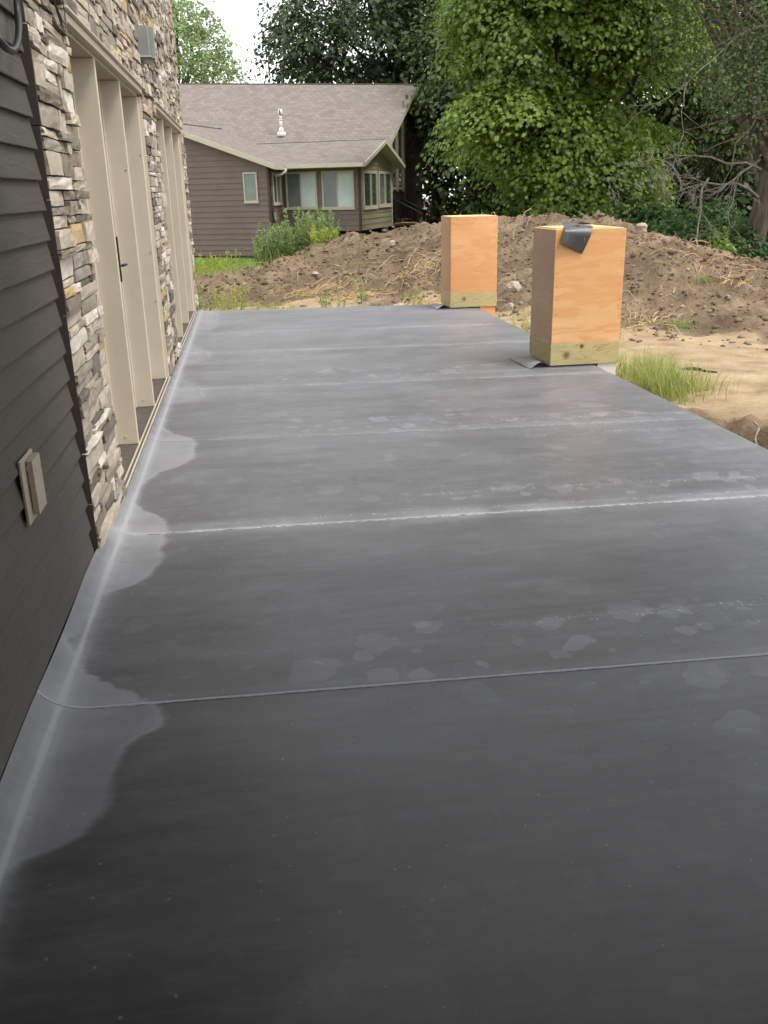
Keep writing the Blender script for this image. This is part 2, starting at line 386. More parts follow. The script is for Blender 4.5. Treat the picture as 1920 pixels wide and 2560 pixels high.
M['ply'] = ply_mat('golden_plywood', (0.88, 0.60, 0.31), (0.76, 0.425, 0.185), (0.71, 0.355, 0.15), 2.0)
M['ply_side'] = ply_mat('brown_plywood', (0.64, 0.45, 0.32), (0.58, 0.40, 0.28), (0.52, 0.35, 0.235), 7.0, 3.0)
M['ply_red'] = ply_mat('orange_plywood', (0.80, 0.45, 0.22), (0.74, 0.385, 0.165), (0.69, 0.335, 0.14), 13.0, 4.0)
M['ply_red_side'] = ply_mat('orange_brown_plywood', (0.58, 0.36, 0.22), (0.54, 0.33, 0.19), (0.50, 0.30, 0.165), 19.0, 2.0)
M['ply_top'] = ply_mat('pale_plywood_top', (0.80, 0.60, 0.34), (0.76, 0.55, 0.29), (0.72, 0.5, 0.25), 23.0, 3.0)
def pine_mat(seed, knots):
    m = NM('treated_pine')
    p = m.pos(); f = None
    n = m.noise(1.0, m.mapped((2.2, 2.2, 11), loc=(seed, 0, seed)), 2, 0.4, 0.4)
    a = m.math('FRACT', m.math('MULTIPLY', n, 9.0))
    col = m.mix(m.ramp(a, [(0.0, 0.0), (0.8, 0.25), (0.97, 1.0), (1.0, 0.0)]), (0.54, 0.45, 0.23), (0.36, 0.285, 0.13))
    for (kx, kz, kr, w) in knots:
        vm = m.n('ShaderNodeVectorMath', operation='DISTANCE'); m.l(m.mapped((1, 0, 1)), vm.inputs[0]); vm.inputs[1].default_value = (kx, 0, kz)
        d = m.math('ADD', vm.outputs['Value'], m.math('MULTIPLY_ADD', m.noise(30.0), 0.03, -0.015))
        col = m.mix(m.math('MULTIPLY_ADD', d, -1.0 / kr, 1.35, clamp=True), col, (0.20, 0.10, 0.035))
        col = m.mix(m.math('MULTIPLY_ADD', d, -2.6 / kr, 1.2, clamp=True), col, w)
    col = m.mix(m.ramp(m.noise(6.0), [(0.45, 0.0), (0.75, 0.4)]), col, (0.38, 0.34, 0.17))
    return m.base(col, 0.7, 0.2)
M['pine_a'] = pine_mat(3.0, [(3.00, 0.115, 0.035, (0.16, 0.06, 0.02)), (3.155, 0.195, 0.024, (0.05, 0.022, 0.01))])
M['pine_b'] = pine_mat(9.0, [(3.09, 0.14, 0.032, (0.13, 0.05, 0.02))])
M['pine_c'] = pine_mat(15.0, [(9.0, 9.0, 0.02, (0.1, 0.05, 0.02))])
M['nail'] = simple('nail_head', (0.03, 0.022, 0.016), 0.6, 0.3)

# ------------------------------------------------------------------ ground
CREST = np.array([(-8, 17.5, -.5), (-4, 18, -.45), (-2.2, 18.5, -.22), (-1.14, 19, -.02), (.16, 20, .16), (1.25, 21, .44), (2.52, 21, .69), (3.53, 20.5, .85), (4.15, 20, .95), (5.2, 19, 1.06), (6.15, 18, 1.10), (6.75, 17, 1.08),
                  (7.3, 16.5, .86), (8.13, 16, .56), (9.2, 15.5, .28), (12, 15, .05), (16, 15, -.1), (40, 15, -.2)])
def ground_z(x, y, fine=True):
    x = np.asarray(x, float); y = np.asarray(y, float)
    base = -0.36 + 0.10 * fbm(x * .45, y * .45, 3, 5)
    base = base + np.clip((y - 20) / 14, 0, 1) * 0.10
    wood = np.clip((y - 17) / 4, 0, 1) * np.clip((x - 6.5) / 2, 0, 1)
    base = base + wood * 0.35
    # raised sandy shelf right of the deck and the washed-out gully under its edge
    shelf = np.clip((x - 3.75 - 0.25 * fbm(x * 1.1, y * 1.1, 3, 9) * 2) / 0.25, 0, 1) * np.clip((8.0 - y) / 1.2, 0, 1)
    gul = np.exp(-((x - 3.75) / 0.35) ** 2) * np.clip((7.6 - y) / 0.7, 0, 1)
    base = base + 0.14 * shelf - 0.40 * gul
    Yc = np.interp(x, CREST[:, 0], CREST[:, 1]); Zc = np.interp(x, CREST[:, 0], CREST[:, 2])
    Yc = Yc + 1.2 * fbm(x * .5, y * .0 + 3, 2, 31)
    wf = np.interp(x, [-3, -1, 1, 3.6, 5.2, 7, 10, 14], [1.2, 1.6, 3.4, 5.6, 6.6, 6.0, 4.5, 3.0])
    t = np.clip((Yc - y) / wf, 0, 1); tb = np.clip((y - Yc) / 3.2, 0, 1)
    prof = np.where(y < Yc, 1 - (1 - (1 - t) ** 1.6) ** 1.15, (1 - tb * tb * (3 - 2 * tb)))
    prof = np.clip(prof, 0, 1)
    hgt = np.maximum(Zc - base, 0)
    z = base + hgt * prof
    mw = np.clip(prof * 4, 0, 1) * np.clip(hgt * 2.5, 0, 1)
    lump = fbm(x * 1.3, y * 1.3, 5, 41) * 0.36 * np.minimum(mw, prof * 2.2 + .15)
    if fine:
        rough_ = 0.22 + mw * 1.5 + 0.7 * np.clip((9.0 - y) / 2, 0, 1) * (x > 3.3)
        lump = lump + (np.abs(fbm(x * 4.5, y * 4.5, 4, 51)) * 0.20 - 0.02 + np.maximum(fbm(x * 9, y * 9, 3, 61), 0) * 0.13) * rough_
    return z + lump

def make_ground():
    xs = np.concatenate([np.arange(-60, -7, 2.0), np.arange(-7, 3.2, .10), np.arange(3.2, 12.5, .055), np.arange(12.5, 20, .3), np.arange(20, 90, 3.0)])
    ys = np.concatenate([np.arange(-40, 3, 2.0), np.arange(3, 23, .06), np.arange(23, 40, .3), np.arange(40, 160, 4.0)])
    # keep the cells under the deck coarse is not worth it: one sheet
    GX, GY = np.meshgrid(xs, ys, indexing='ij'); Z = ground_z(GX, GY)
    under = (GX < 3.25) & (GX > -14) & (GY < 13.6)
    Z = np.where(under, -0.75, Z)
    V = np.stack([GX, GY, Z], -1).reshape(-1, 3)
    nx, ny = GX.shape
    I = np.arange(nx * ny).reshape(nx, ny)
    F = np.stack([I[:-1, :-1], I[1:, :-1], I[1:, 1:], I[:-1, 1:]], -1).reshape(-1, 4)
    x, y = V[:, 0], V[:, 1]
    Yc = np.interp(x, CREST[:, 0], CREST[:, 1]); wf = np.interp(x, [-3, -1, 1, 3.6, 5.2, 7, 10, 14], [1.2, 1.6, 3.4, 5.6, 6.6, 6.0, 4.5, 3.0])
    Zc = np.interp(x, CREST[:, 0], CREST[:, 2])
    dirt = np.clip(((y - (Yc - wf)) / wf + 0.9 * fbm(x * .9, y * .9, 4, 71)) * 5.0, 0, 1) * np.clip((Zc + .3) * 5, 0, 1) * np.clip((24.5 - y) / 2, 0, 1)
    dirt = np.maximum(dirt, np.clip((y - 17) / 2, 0, 1) * np.clip((x - 7) / 1.5, 0, 1))
    lawn = np.clip((y - 24.5 + 2.5 * fbm(x * .5, y * .5, 3, 81)) / 1.2, 0, 1) * np.clip((9 - x) / 2, 0, 1)
    gul = np.exp(-((x - 3.75) / 0.35) ** 2) * np.clip((8.2 - y) / 0.7, 0, 1) * 0.75 + .42 * np.clip((8.0 - y), 0, 1) * (x > 3.2) + .35 * np.exp(-((y - 9.6) / .6) ** 2) * np.exp(-((x - 5.3) / .8) ** 2)
    A = np.stack([np.maximum(dirt, gul), lawn, np.zeros_like(x), np.ones_like(x)], -1)
    m = NM('sand_and_topsoil')
    at = m.attr('zones'); sp = m.n('ShaderNodeSeparateColor'); m.l(at.outputs['Color'], sp.inputs[0])
    n1 = m.noise(2.6, detail=8, rough=0.62); n2 = m.noise(24, detail=5, rough=0.65)
    sand = m.ramp(n1, [(0.28, (0.25, 0.175, 0.108)), (0.55, (0.40, 0.30, 0.19)), (0.75, (0.49, 0.385, 0.26))])
    sand = m.mix(m.ramp(n2, [(0.55, 0.0), (0.75, 0.5)]), sand, (0.26, 0.18, 0.105))
    soil = m.ramp(m.noise(1.7, detail=8, rough=0.66), [(0.3, (0.10, 0.070, 0.047)), (0.52, (0.215, 0.156, 0.103)), (0.74, (0.35, 0.265, 0.178))])
    soil = m.mix(m.ramp(n2, [(0.5, 0.0), (0.72, 0.7)]), soil, (0.06, 0.042, 0.031))
    soil = m.mix(m.ramp(m.noise(0.9, m.mapped((1, 1, 1), loc=(2, 7, 0)), 7, 0.7), [(0.5, 0.0), (0.64, 0.55)]), soil, (0.085, 0.06, 0.043))
    soil = m.mix(m.ramp(m.noise(60, detail=3), [(0.66, 0.0), (0.74, 0.8)]), soil, (0.38, 0.32, 0.25))
    gr = m.ramp(n2, [(0.3, (0.07, 0.13, 0.02)), (0.7, (0.16, 0.25, 0.05))])
    w = m.math('MULTIPLY_ADD', m.math('SUBTRACT', n1, 0.5), 0.9, sp.outputs[0]); w = m.ramp(w, [(0.35, 0.0), (0.6, 1.0)])
    col = m.mix(w, sand, soil); col = m.mix(sp.outputs[1], col, gr)
    m.bump(m.math('ADD', n2, m.math('MULTIPLY', m.noise(80, detail=4), 0.5)), 0.8, 0.03)
    mat = m.base(col, 0.95, 0.1)
    o = np_mesh('ground', V, F, mat, None, {'zones': A}, True)
    tag(o, kind='structure'); return o
make_ground()
def gz(x, y): return float(ground_z(np.array([x]), np.array([y]))[0])

# ------------------------------------------------------------------ deck
DECK_R, DECK_FAR_L, DECK_FAR_R, DECK_NEAR = 3.32, 14.14, 13.80, -3.0
def far_y(x): return DECK_FAR_L + (DECK_FAR_R - DECK_FAR_L) * (x + .8) / (DECK_R + .8)
deck = empty('deck', (0, 5, 0)); tag(deck, 'dark rubber-covered deck along the stone house wall', None, None, 'structure')
boxo('joist_body', (-0.86, DECK_NEAR, -0.9), (DECK_R - 0.03, 13.74, -0.03), simple('concrete_edge', (0.35, 0.33, 0.30), 0.85, 0.2), deck)
SEAMS = [(2.83, -.03), (4.53, -.025), (6.42, -.06), (8.22, -.04), (10.22, -.06), (11.7, -.06)]   # y at x=-.6, slope dy/dx
def sheet(i):
    def y0(x): return DECK_NEAR if i == 0 else SEAMS[i - 1][0] + SEAMS[i - 1][1] * (x + .6)
    def y1(x): return far_y(x) if i == len(SEAMS) else SEAMS[i][0] + SEAMS[i][1] * (x + .6) + 0.06
    # cross profile: cove up the wall, flat, turned over the outer edge
    def prof(hh):
        pr = []
        for k in range(13):
            t = k / 12.0; a, b, c = (1 - t) ** 2, 2 * t * (1 - t), t * t
            P0, P1, P2 = (-.816 if hh > .06 else -.80, hh), (-.765, 0.004), (-.64, 0)
            pr.append((a * P0[0] + b * P1[0] + c * P2[0], a * P0[1] + b * P1[1] + c * P2[1]))
        for x in np.linspace(-.5, DECK_R - .03, 26): pr.append((float(x), 0.0))
        pr += [(DECK_R - .008, -.004), (DECK_R, -.014), (DECK_R + .001, -.07), (DECK_R, -.12)]
        return pr
    ny = 44; V = []; npf = len(prof(.07))
    for j in range(ny + 1):
        s = j / ny
        if i > 0: s = s ** 1.5
        for k in range(npf):
            ym = y0(0) + (y1(0) - y0(0)) * s
            hh = np.interp(ym, [0, 4.1, 4.4, 5.1, 5.3, 30], [.079, .078, .055, .045, .034, .034]) + .006 * math.sin(ym * 5.3) * (ym < 4.3)
            x, z = prof(hh)[k]; y = y0(x) + (y1(x) - y0(x)) * s
            lift = 0.0
            if i > 0: lift = 0.0004 * math.exp(-((y - y0(x)) / 0.09) ** 2)
            z2 = z + (lift if x < DECK_R - .02 else 0) + 0.0022 * float(fbm(np.array(x * .8), np.array(y * 1.1), 3, 3)) * (k > 12)
            if i < len(SEAMS) and x < DECK_R - .02: z2 -= 0.002 * max(0.0, 1 - (y1(x) - y) / 0.1) * .25
            V.append((x + (lift * .5 if k < 6 else 0), y, z2))
        if j == 0 and i > 0: base0 = list(range(npf))
    V = np.array(V); I = np.arange(len(V)).reshape(ny + 1, npf)
    F = np.stack([I[:-1, :-1], I[:-1, 1:], I[1:, 1:], I[1:, :-1]], -1).reshape(-1, 4)
    if i > 0:                                  # the cut lip that faces the camera
        L = V[:npf].copy(); L[:, 2] -= 0.004; n0 = len(V); V = np.concatenate([V, L])
        a = np.arange(npf - 1); F = np.concatenate([F, np.stack([a, n0 + a, n0 + a + 1, a + 1], -1)])
    if i == len(SEAMS):                        # turned down over the far edge
        e = np.arange(len(SEAMS) * 0 + ny * npf, (ny + 1) * npf); L = V[e].copy(); L[:, 2] = np.minimum(L[:, 2], 0) - 0.10; L[:, 1] += 0.012
        n0 = len(V); V = np.concatenate([V, L]); a = np.arange(npf - 1)
        F = np.concatenate([F, np.stack([e[a], e[a + 1], n0 + a + 1, n0 + a], -1)])
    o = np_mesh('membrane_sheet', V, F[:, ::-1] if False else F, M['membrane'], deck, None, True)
    if i > 0:                                  # bead of adhesive along the lip
        b = MB(); pts = []
        for x in np.linspace(-.62, DECK_R - .02, 160):
            yy = y0(x); pts.append((x, yy - .001 + random.uniform(-.0006, .0006), .0012 + random.uniform(-.0003, .0004)))
        b.tube(pts, [(.0010 if i != 2 else .0026) * random.uniform(.6, 1.2) for _ in pts], 5)
        b.build('seam_bead', M['bead'], deck, True)
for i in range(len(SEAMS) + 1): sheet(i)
# flaps of cut membrane curling up at the boxes
def flap(x0, y0, y1, w):
    V = []; n = 10; xs = np.linspace(0, 1, 14)
    for j in range(n + 1):
        y = y0 + (y1 - y0) * j / n
        for t in xs:
            X = x0 - w * (1 - t) - .04 * (j / n) * (1 - t); z = 0.008 + 0.052 * math.sin(math.pi * min(1, t * 1.0)) ** 1.3 * (0.35 + 0.65 * (1 - j / n))
            V.append((X, y - .05 * (1 - t) * (1 - j / n), z))
    V = np.array(V); V2 = V.copy(); V2[:, 2] -= .0022
    I = np.arange(len(V)).reshape(n + 1, len(xs)); F = np.stack([I[:-1, :-1], I[:-1, 1:], I[1:, 1:], I[1:, :-1]], -1).reshape(-1, 4)
    F2 = (F + len(V))[:, ::-1]
    return np_mesh('membrane_flap', np.concatenate([V, V2]), np.concatenate([F, F2]), M['membrane'], deck, None, True)
flap(2.85, 8.44, 9.0, .22); flap(2.885, 13.2, 13.7, .20)

# ------------------------------------------------------------------ house on the left
house = empty('house', (-3, 5, 0), 'stone and dark siding house with tall tan window walls along the deck', 'house')
WX = -0.86                                             # wall plane behind cladding
core = simple('house_core', (0.05, 0.045, 0.04), 0.9, 0.1)
cm = MB()
cm.box((-9, -6, -.9), (WX, 4.215, 5.6))
cm.box((-9, 4.215, -.9), (WX - .22, 14.42, 5.6))
OPEN = [(5.15, 8.72), (10.05, 13.90)]
ZS, ZH = 0.03, 2.51
ys = [4.215, OPEN[0][0], OPEN[0][1], OPEN[1][0], OPEN[1][1], 14.42]
for a, b in ((ys[0], ys[1]), (ys[2], ys[3]), (ys[4], ys[5])): cm.box((WX - .219, a, -.9), (WX, b, ZH + .001))
cm.box((WX - .219, ys[0], ZH + .002), (WX, ys[5], 5.599))
for a, b in OPEN: cm.box((WX - .219, a + .001, -.9), (WX, b - .001, -0.01))
cm.build('wall', M['mortar'], house)
rf = MB()
rf.prism([(-9.6, 5.6), (-.3, 5.6), (-.3, 5.75), (-5, 7.6), (-9.6, 5.75)], lambda a, b: (a, -6.4, b), lambda a, b: (a, 14.8, b))
rf.build('roof', simple('grey_roof', (0.1, 0.09, 0.085), 0.9, 0.1), house)
pr = MB(); pr.box((-.80, -6.2, 2.62), (6.0, 3.1, 2.8)); pr.build('added_shade_roof', simple('added_roof_soffit', (0.20, 0.17, 0.14), 0.8, 0.2), house)  # unseen roof slab, added overhead to darken the near deck and siding
boxo('added_roof_post', (3.2, 1.2, -.02), (3.36, 1.36, 2.948), M['tan'], house) if False else None
# lap siding, each board a piece
siding = boxo('siding_wall', (WX - .0, -6, .05), (WX + .004, 4.165, 5.5), M['black_gap'], house)
EXPO = 0.1185
for k in range(46):
    z0 = 0.0775 + EXPO * k
    b = MB(); a0, a1 = -5.9, 4.128 + random.uniform(-.004, .004)
    P = [(WX + .005, z0), (-.820, z0), (-.8185, z0 + .004), (-.8385, z0 + .126), (WX + .005, z0 + .126)]
    b.prism(P, lambda q, r: (q, a1, r), lambda q, r: (q, a0, r))
    b.build('plank', M['siding'], siding)
boxo('corner_channel', (WX + .005, 4.135, .05), (-.850, 4.19, 5.5), M['black_gap'], house)
ct = boxo('corner_trim', (WX + .005, 4.207, .045), (-.83, 4.2145, 5.5), M['brown_edge'], house)
z = .05
while z < 5.4:
    h = random.uniform(.22, .38); boxo('edge_piece', (WX + .006, 4.199 + random.uniform(0, .004), z + .002), (-.808 + random.uniform(-.004, .003), 4.2065, z + h - .002), M['brown_edge'], ct, .002); z += h

# ledge stones
def stone_shape(seed):
    r = random.Random(seed); nx, nz = 6, 4; V = []; F = []
    sk = r.uniform(-.05, .05)
    top = [r.uniform(-.05, .0) for _ in range(nx)]; bot = [r.uniform(.0, .05) for _ in range(nx)]
    tilt = r.uniform(-.22, .22); tl2 = r.uniform(-.16, .16); stp = r.choice((0, 0, .16, -.14)); si = r.choice((2, 3))
    for i in range(nx):
        for j in range(nz):
            u, w = i / (nx - 1), j / (nz - 1)
            zz = bot[i] + (1 + top[i] - bot[i]) * w
            uu = u + (r.uniform(0, .035) if i == 0 else -r.uniform(0, .035) if i == nx - 1 else r.uniform(-.06, .06)) + sk * (w - .5) * (0 < i < nx - 1)
            edge = i in (0, nx - 1) or j in (0, nz - 1)
            d = 1 + tilt * (u - .5) + tl2 * (w - .5) + r.uniform(-.05, .05) - (0.04 if edge else 0) + (stp if i >= si else 0)
            V.append((max(.35, d), uu, zz))
    n = len(V)
    for i in range(nx):
        for j in range(nz):
            if i in (0, nx - 1) or j in (0, nz - 1): pass
    V2 = [(-.1, V[k][1] * .985 + .0075, V[k][2] * .97 + .015) for k in range(n)]
    V += V2
    g = lambda i, j: i * nz + j
    for i in range(nx - 1):
        for j in range(nz - 1):
            F.append((g(i, j), g(i + 1, j), g(i + 1, j + 1), g(i, j + 1)))
    ring = [g(i, 0) for i in range(nx)] + [g(nx - 1, j) for j in range(1, nz)] + [g(i, nz - 1) for i in range(nx - 2, -1, -1)] + [g(0, j) for j in range(nz - 2, 0, -1)]
    for a, b in zip(ring, ring[1:] + ring[:1]): F.append((a, n + a, n + b, b))
    used = sorted({q for f in F for q in f}); mp = {q: i for i, q in enumerate(used)}
    return [V[q] for q in used], [tuple(mp[q] for q in f) for f in F]
SHAPES = [stone_shape(100 + i) for i in range(40)]
SMESH = []
for V, F in SHAPES:
    me = bpy.data.meshes.new('stone'); me.from_pydata(V, [], F); me.materials.append(M['stone'][0]); me.update(); SMESH.append(me)
def layout(y0, y1, z0, z1, rnd):
    out = []; z = z0; row = 0
    while z < z1 - .02:
        ph = min(rnd.uniform(.16, .30), z1 - z)
        if z1 - (z + ph) < .07: ph = z1 - z
        y = y0 - (rnd.uniform(0, .4))
        while y < y1:
            pw = rnd.uniform(.55, 1.0); a, b = max(y, y0), min(y + pw, y1)
            if b - a > .03:
                if b - a < .12 and out and False: pass
                zz = z
                while zz < z + ph - 1e-4:
                    h = rnd.choice((.035, .045, .055, .065, .08, .10)) * rnd.uniform(.9, 1.1)
                    if z + ph - (zz + h) < .035: h = z + ph - zz
                    yy = a
                    while yy < b - 1e-4:
                        w = rnd.uniform(.20, .52) * (1.0 if h < .1 else .8)
                        if b - (yy + w) < .07: w = b - yy
                        if h > .085 and rnd.random() < .22:
                            out.append((yy, w, zz, h * .48)); out.append((yy, w, zz + h * .5, h * .5))
                        else: out.append((yy, w, zz, h))
                        yy += w
                    zz += h
            y += pw
        z += ph; row += 1
    return out
rs = random.Random(21)
stones = []
for (a, b, c, d) in ((4.217, 5.145, .045, ZH - .005), (8.735, 10.045, .045, ZH - .005), (13.91, 14.5, .0, ZH - .005), (4.217, 14.5, ZH + .045, 5.45)):
    stones += layout(a, b, c, d, rs)
def shown(s):
    y, w, z, h = s; P = np.array([-.8, y + w / 2, z + h / 2]) - CAM; c = np.array([P @ RIGHT, P @ UP, P @ FWD])
    px, py = 960 + FPX * c[0] / c[2], 1280 - FPX * c[1] / c[2]
    if px < -40 or px > 1960 or py < -40 or py > 2600: return 0.0
    return w * h / (c[2] ** 3)
stones.sort(key=shown, reverse=True)
sw = boxo('stone_wall', (WX, 4.22, 2.6), (WX + .003, 14.41, 5.4), M['mortar'], house)
STUFF_V, STUFF_F, STUFF_M = [], [], []
for idx, (y, w, z, h) in enumerate(stones):
    q = rs.random(); mi = 0 if q < .40 else 1 if q < .68 else 2 if q < .80 else 3 if q < .85 else 4 if q < .895 else 5
    dep = rs.choice((.043, .048, .052, .056, .060)) + rs.uniform(-.004, .004)
    if y < 4.24: dep = min(dep, .06)
    gp = .004; k = rs.randrange(40)
    if idx < 292:
        o = bpy.data.objects.new('stone', SMESH[k]); COL.objects.link(o); o.parent = sw; o.matrix_parent_inverse = PINV(sw)
        o.location = (WX + .002, y + gp / 2, z + gp / 2); o.scale = (dep, w - gp, h - gp)
        o.material_slots[0].link = 'OBJECT'; o.material_slots[0].material = M['stone'][mi]
    else:
        V, F = SHAPES[k]; n0 = len(STUFF_V)
        STUFF_V += [(WX + .002 + a * dep, y + gp / 2 + b * (w - gp), z + gp / 2 + c * (h - gp)) for a, b, c in V]
        STUFF_F += [tuple(n0 + i for i in f) for f in F]; STUFF_M += [mi] * len(F)
sm = MB(); sm.v, sm.f, sm.m = STUFF_V, STUFF_F, STUFF_M
tag(sm.build('stone_courses', M['stone'], sw), kind='stuff')

# window walls
def window_wall(a, b, handle):
    ww = boxo('window_wall', (-1.079, a + .001, ZS - .03), (-1.072, b - .001, ZH), M['black_gap'], house)
    n = 3; step = (b - a) / n
    # brown sill with raised tracks
    s = MB(); s.box((-1.07, a, -.005), (-.822, b, ZS)); s.box((-.8215, a - .15 if handle else a, -.004), (-.787, b, ZS - .004)); s.build('sill', M['sill'], ww)
    for xx in (-.842, -.815): boxo('track', (xx, a, ZS - .003), (xx + .008, b, ZS + .012), M['tan'], ww)
    # head
    hd = MB(); hd.box((-1.07, a, ZH - .04), (-.85, b, ZH)); hd.build('head', M['tan'], ww)
    boxo('header_trim', (-.849, a - .03, ZH - .022), (-.803, b + .02, ZH + .022), M['tan'], ww, .004)
    boxo('drip_cap', (-.849, a - .04, ZH + .0235), (-.782, b + .03, ZH + .038), M['tan'], ww, .003)
    for i in range(1, n + 1):
        y = a + step * i
        boxo('mullion' if i < n else 'jamb', (-1.069, y - .045, ZS + .001), (-.846, y - .004, ZH - .041), M['tan'], ww, .004)
        boxo('stop', (-1.069, y - .075, ZS + .002), (-.985, y - .046, ZH - .042), M['tan'], ww, .003)
        if i < n:
            boxo('stile', (-1.069, y + .012, ZS + .003), (-.868, y + .05, ZH - .043), M['tan'], ww, .004)
    for i in range(n):
        y0, y1 = a + step * i + .06, a + step * (i + 1) - .078
        boxo('pane', (-1.068, y0, ZS + .1), (-1.05, y1, ZH - .12), M['glass'], ww)
        boxo('bottom_rail', (-1.068, y0, ZS + .003), (-1.02, y1, ZS + .099), M['tan'], ww)
        boxo('top_rail', (-1.068, y0, ZH - .119), (-1.02, y1, ZH - .043), M['tan'], ww)
    jb = MB()
    for q, (d0, d1) in enumerate(((.0, .012), (.014, .03))):
        jb.box((-1.06, b - .003 - d1 + .03, ZS + .001), (-.83 + .012 * q, b - .003 - d0 + .03, ZH - .041))
    jb.build('far_casing', M['tan'], ww)
    boxo('near_casing', (-1.069, a + .003, ZS + .001), (-.846, a + .03, ZH - .041), M['tan'], ww, .004)
    if handle:
        y = a + step
        hdl = boxo('door_handle', (-.8675, y + .014, 1.13), (-.838, y + .034, 1.42), M['black_metal'], ww, .003)
        h = MB(); h.tube([(-.86, y + .03, 1.235), (-.825, y + .03, 1.235)], .009, 8)
        h.tube([(-.825, y + .03, 1.235), (-.815, y + .05, 1.237), (-.813, y + .14, 1.233)], [.010, .010, .008], 8)
        h.build('lever', M['black_metal'], hdl, True)
    for i, (yy, zz) in enumerate([(a + step - .046, .09), (a + 2 * step - .046, .09), (a + 2 * step - .046, 1.85), (a + 3 * step - .046, 1.18), (a + 3 * step - .046, .75), (a + 3 * step - .046, 2.0)]):
        sc = MB(); x = -.93 if zz < .2 else -.868
        sc.tube([(x, yy + .004, zz), (x, yy - .004, zz)], .008 if zz < .2 else .005, 8)
        sc.build('screw', M['tan'] if zz < .2 else M['nail'], ww)
    return ww
window_wall(*OPEN[0], True); window_wall(*OPEN[1], False)

# wall lamp
wl = empty('wall_lamp', (-.8, 8.78, 2.77), 'grey metal box lamp on the stone wall above the window header', 'lamp')
PL = [(-.80, 8.80), (-.715, 8.80), (-.675, 8.95), (-.715, 9.10), (-.80, 9.10)]
b = MB(); b.prism(PL[::-1], lambda x, y: (x, y, 2.80), lambda x, y: (x, y, 3.03)); b.build('housing', M['zinc'], wl)
def off(P, d):
    return [(x + d * (1 if x > -.75 else 0), y + d * (1 if y > 8.95 else -1 if y < 8.95 else 0)) for x, y in P]
b = MB(); b.prism(off(PL, .005)[::-1], lambda x, y: (x, y, 2.788), lambda x, y: (x, y, 2.7995)); b.build('rim', M['zinc_rim'], wl)
b = MB(); b.prism(off(PL, -.010)[::-1], lambda x, y: (x, y, 2.765), lambda x, y: (x, y, 2.7875)); b.build('lens', simple('lamp_lens', (0.12, 0.11, 0.1), 0.3), wl)
for x, y in PL[1:4]: boxo('edge_strip', (x - .003, y - .003, 2.8), (x + .003, y + .003, 3.031), M['zinc_rim'], wl)
boxo('back_plate', (-.815, 8.77, 2.74), (-.801, 9.13, 3.08), M['zinc'], wl)

# outlet cover on the siding
oc = empty('outlet_cover', (-.81, 3.2, .6), 'taupe plastic outlet cover with hinged lid on the dark siding', 'outlet cover')
boxo('flange', (-.819, 3.07, .60), (-.809, 3.252, .83), M['taupe_plastic'], oc, .002)
boxo('mounting_block', (-.845, 3.085, .61), (-.8195, 3.237, .82), M['black_gap'], oc)
b = MB(); b.prism([(3.145, .645), (3.24, .645), (3.24, .80), (3.145, .80)], lambda y, z: (-.8085, y, z), lambda y, z: (-.802, y, z)); b.build('body', simple('taupe_shadow', (0.24, 0.205, 0.16), .5), oc)
lid = MB()
lid.box((-.793, 3.13, .622), (-.786, 3.25, .815)); lid.box((-.805, 3.13, .622), (-.7932, 3.136, .815)); lid.box((-.805, 3.244, .622), (-.7932, 3.25, .815)); lid.box((-.805, 3.1362, .809), (-.7932, 3.2438, .815))
lid.build('lid', M['taupe_plastic'], oc)
b = MB(); b.tube([(-.806, 3.126, .79), (-.806, 3.254, .79)], .008, 10); b.build('hinge_pin', M['taupe_plastic'], oc)

# loose cables
b = MB(); cpts = [(-.79, 3.40, 2.20), (-.77, 3.52, 2.165), (-.77, 3.62, 2.155), (-.775, 3.74, 2.17), (-.78, 3.85, 2.215), (-.79, 3.95, 2.275), (-.80, 4.02, 2.34), (-.80, 4.03, 2.42), (-.80, 4.0, 2.6), (-.805, 3.97, 2.9)]
def smooth_pts(P, n=4):
    P = [Vector(p) for p in P]; out = []
    for i in range(len(P) - 1):
        a, b_, c, d = P[max(i - 1, 0)], P[i], P[i + 1], P[min(i + 2, len(P) - 1)]
        for k in range(n):
            t = k / n; out.append(0.5 * ((2 * b_) + (-a + c) * t + (2 * a - 5 * b_ + 4 * c - d) * t * t + (-a + 3 * b_ - 3 * c + d) * t ** 3))
    out.append(P[-1]); return out
b.tube(smooth_pts(cpts), .013, 8); tag(b.build('black_cable', M['cable'], None, True), 'thick black cable looping down over the top of the dark siding', 'cable')
b = MB()
for k in range(3):
    b.tube(smooth_pts([(-.79, 4.62 + .01 * k, 2.62), (-.775, 4.72, 2.50 - .012 * k), (-.77, 4.82, 2.44 - .02 * k), (-.772, 4.92, 2.435 - .012 * k), (-.78, 4.98, 2.46), (-.782, 5.0, 2.56 + .01 * k)]), .0028, 5)
b.build('thin_wires', M['cable'], None, True); tag(bpy.data.objects['thin_wires'], 'thin wires hanging over the ledge stones beside the window header', 'wire')

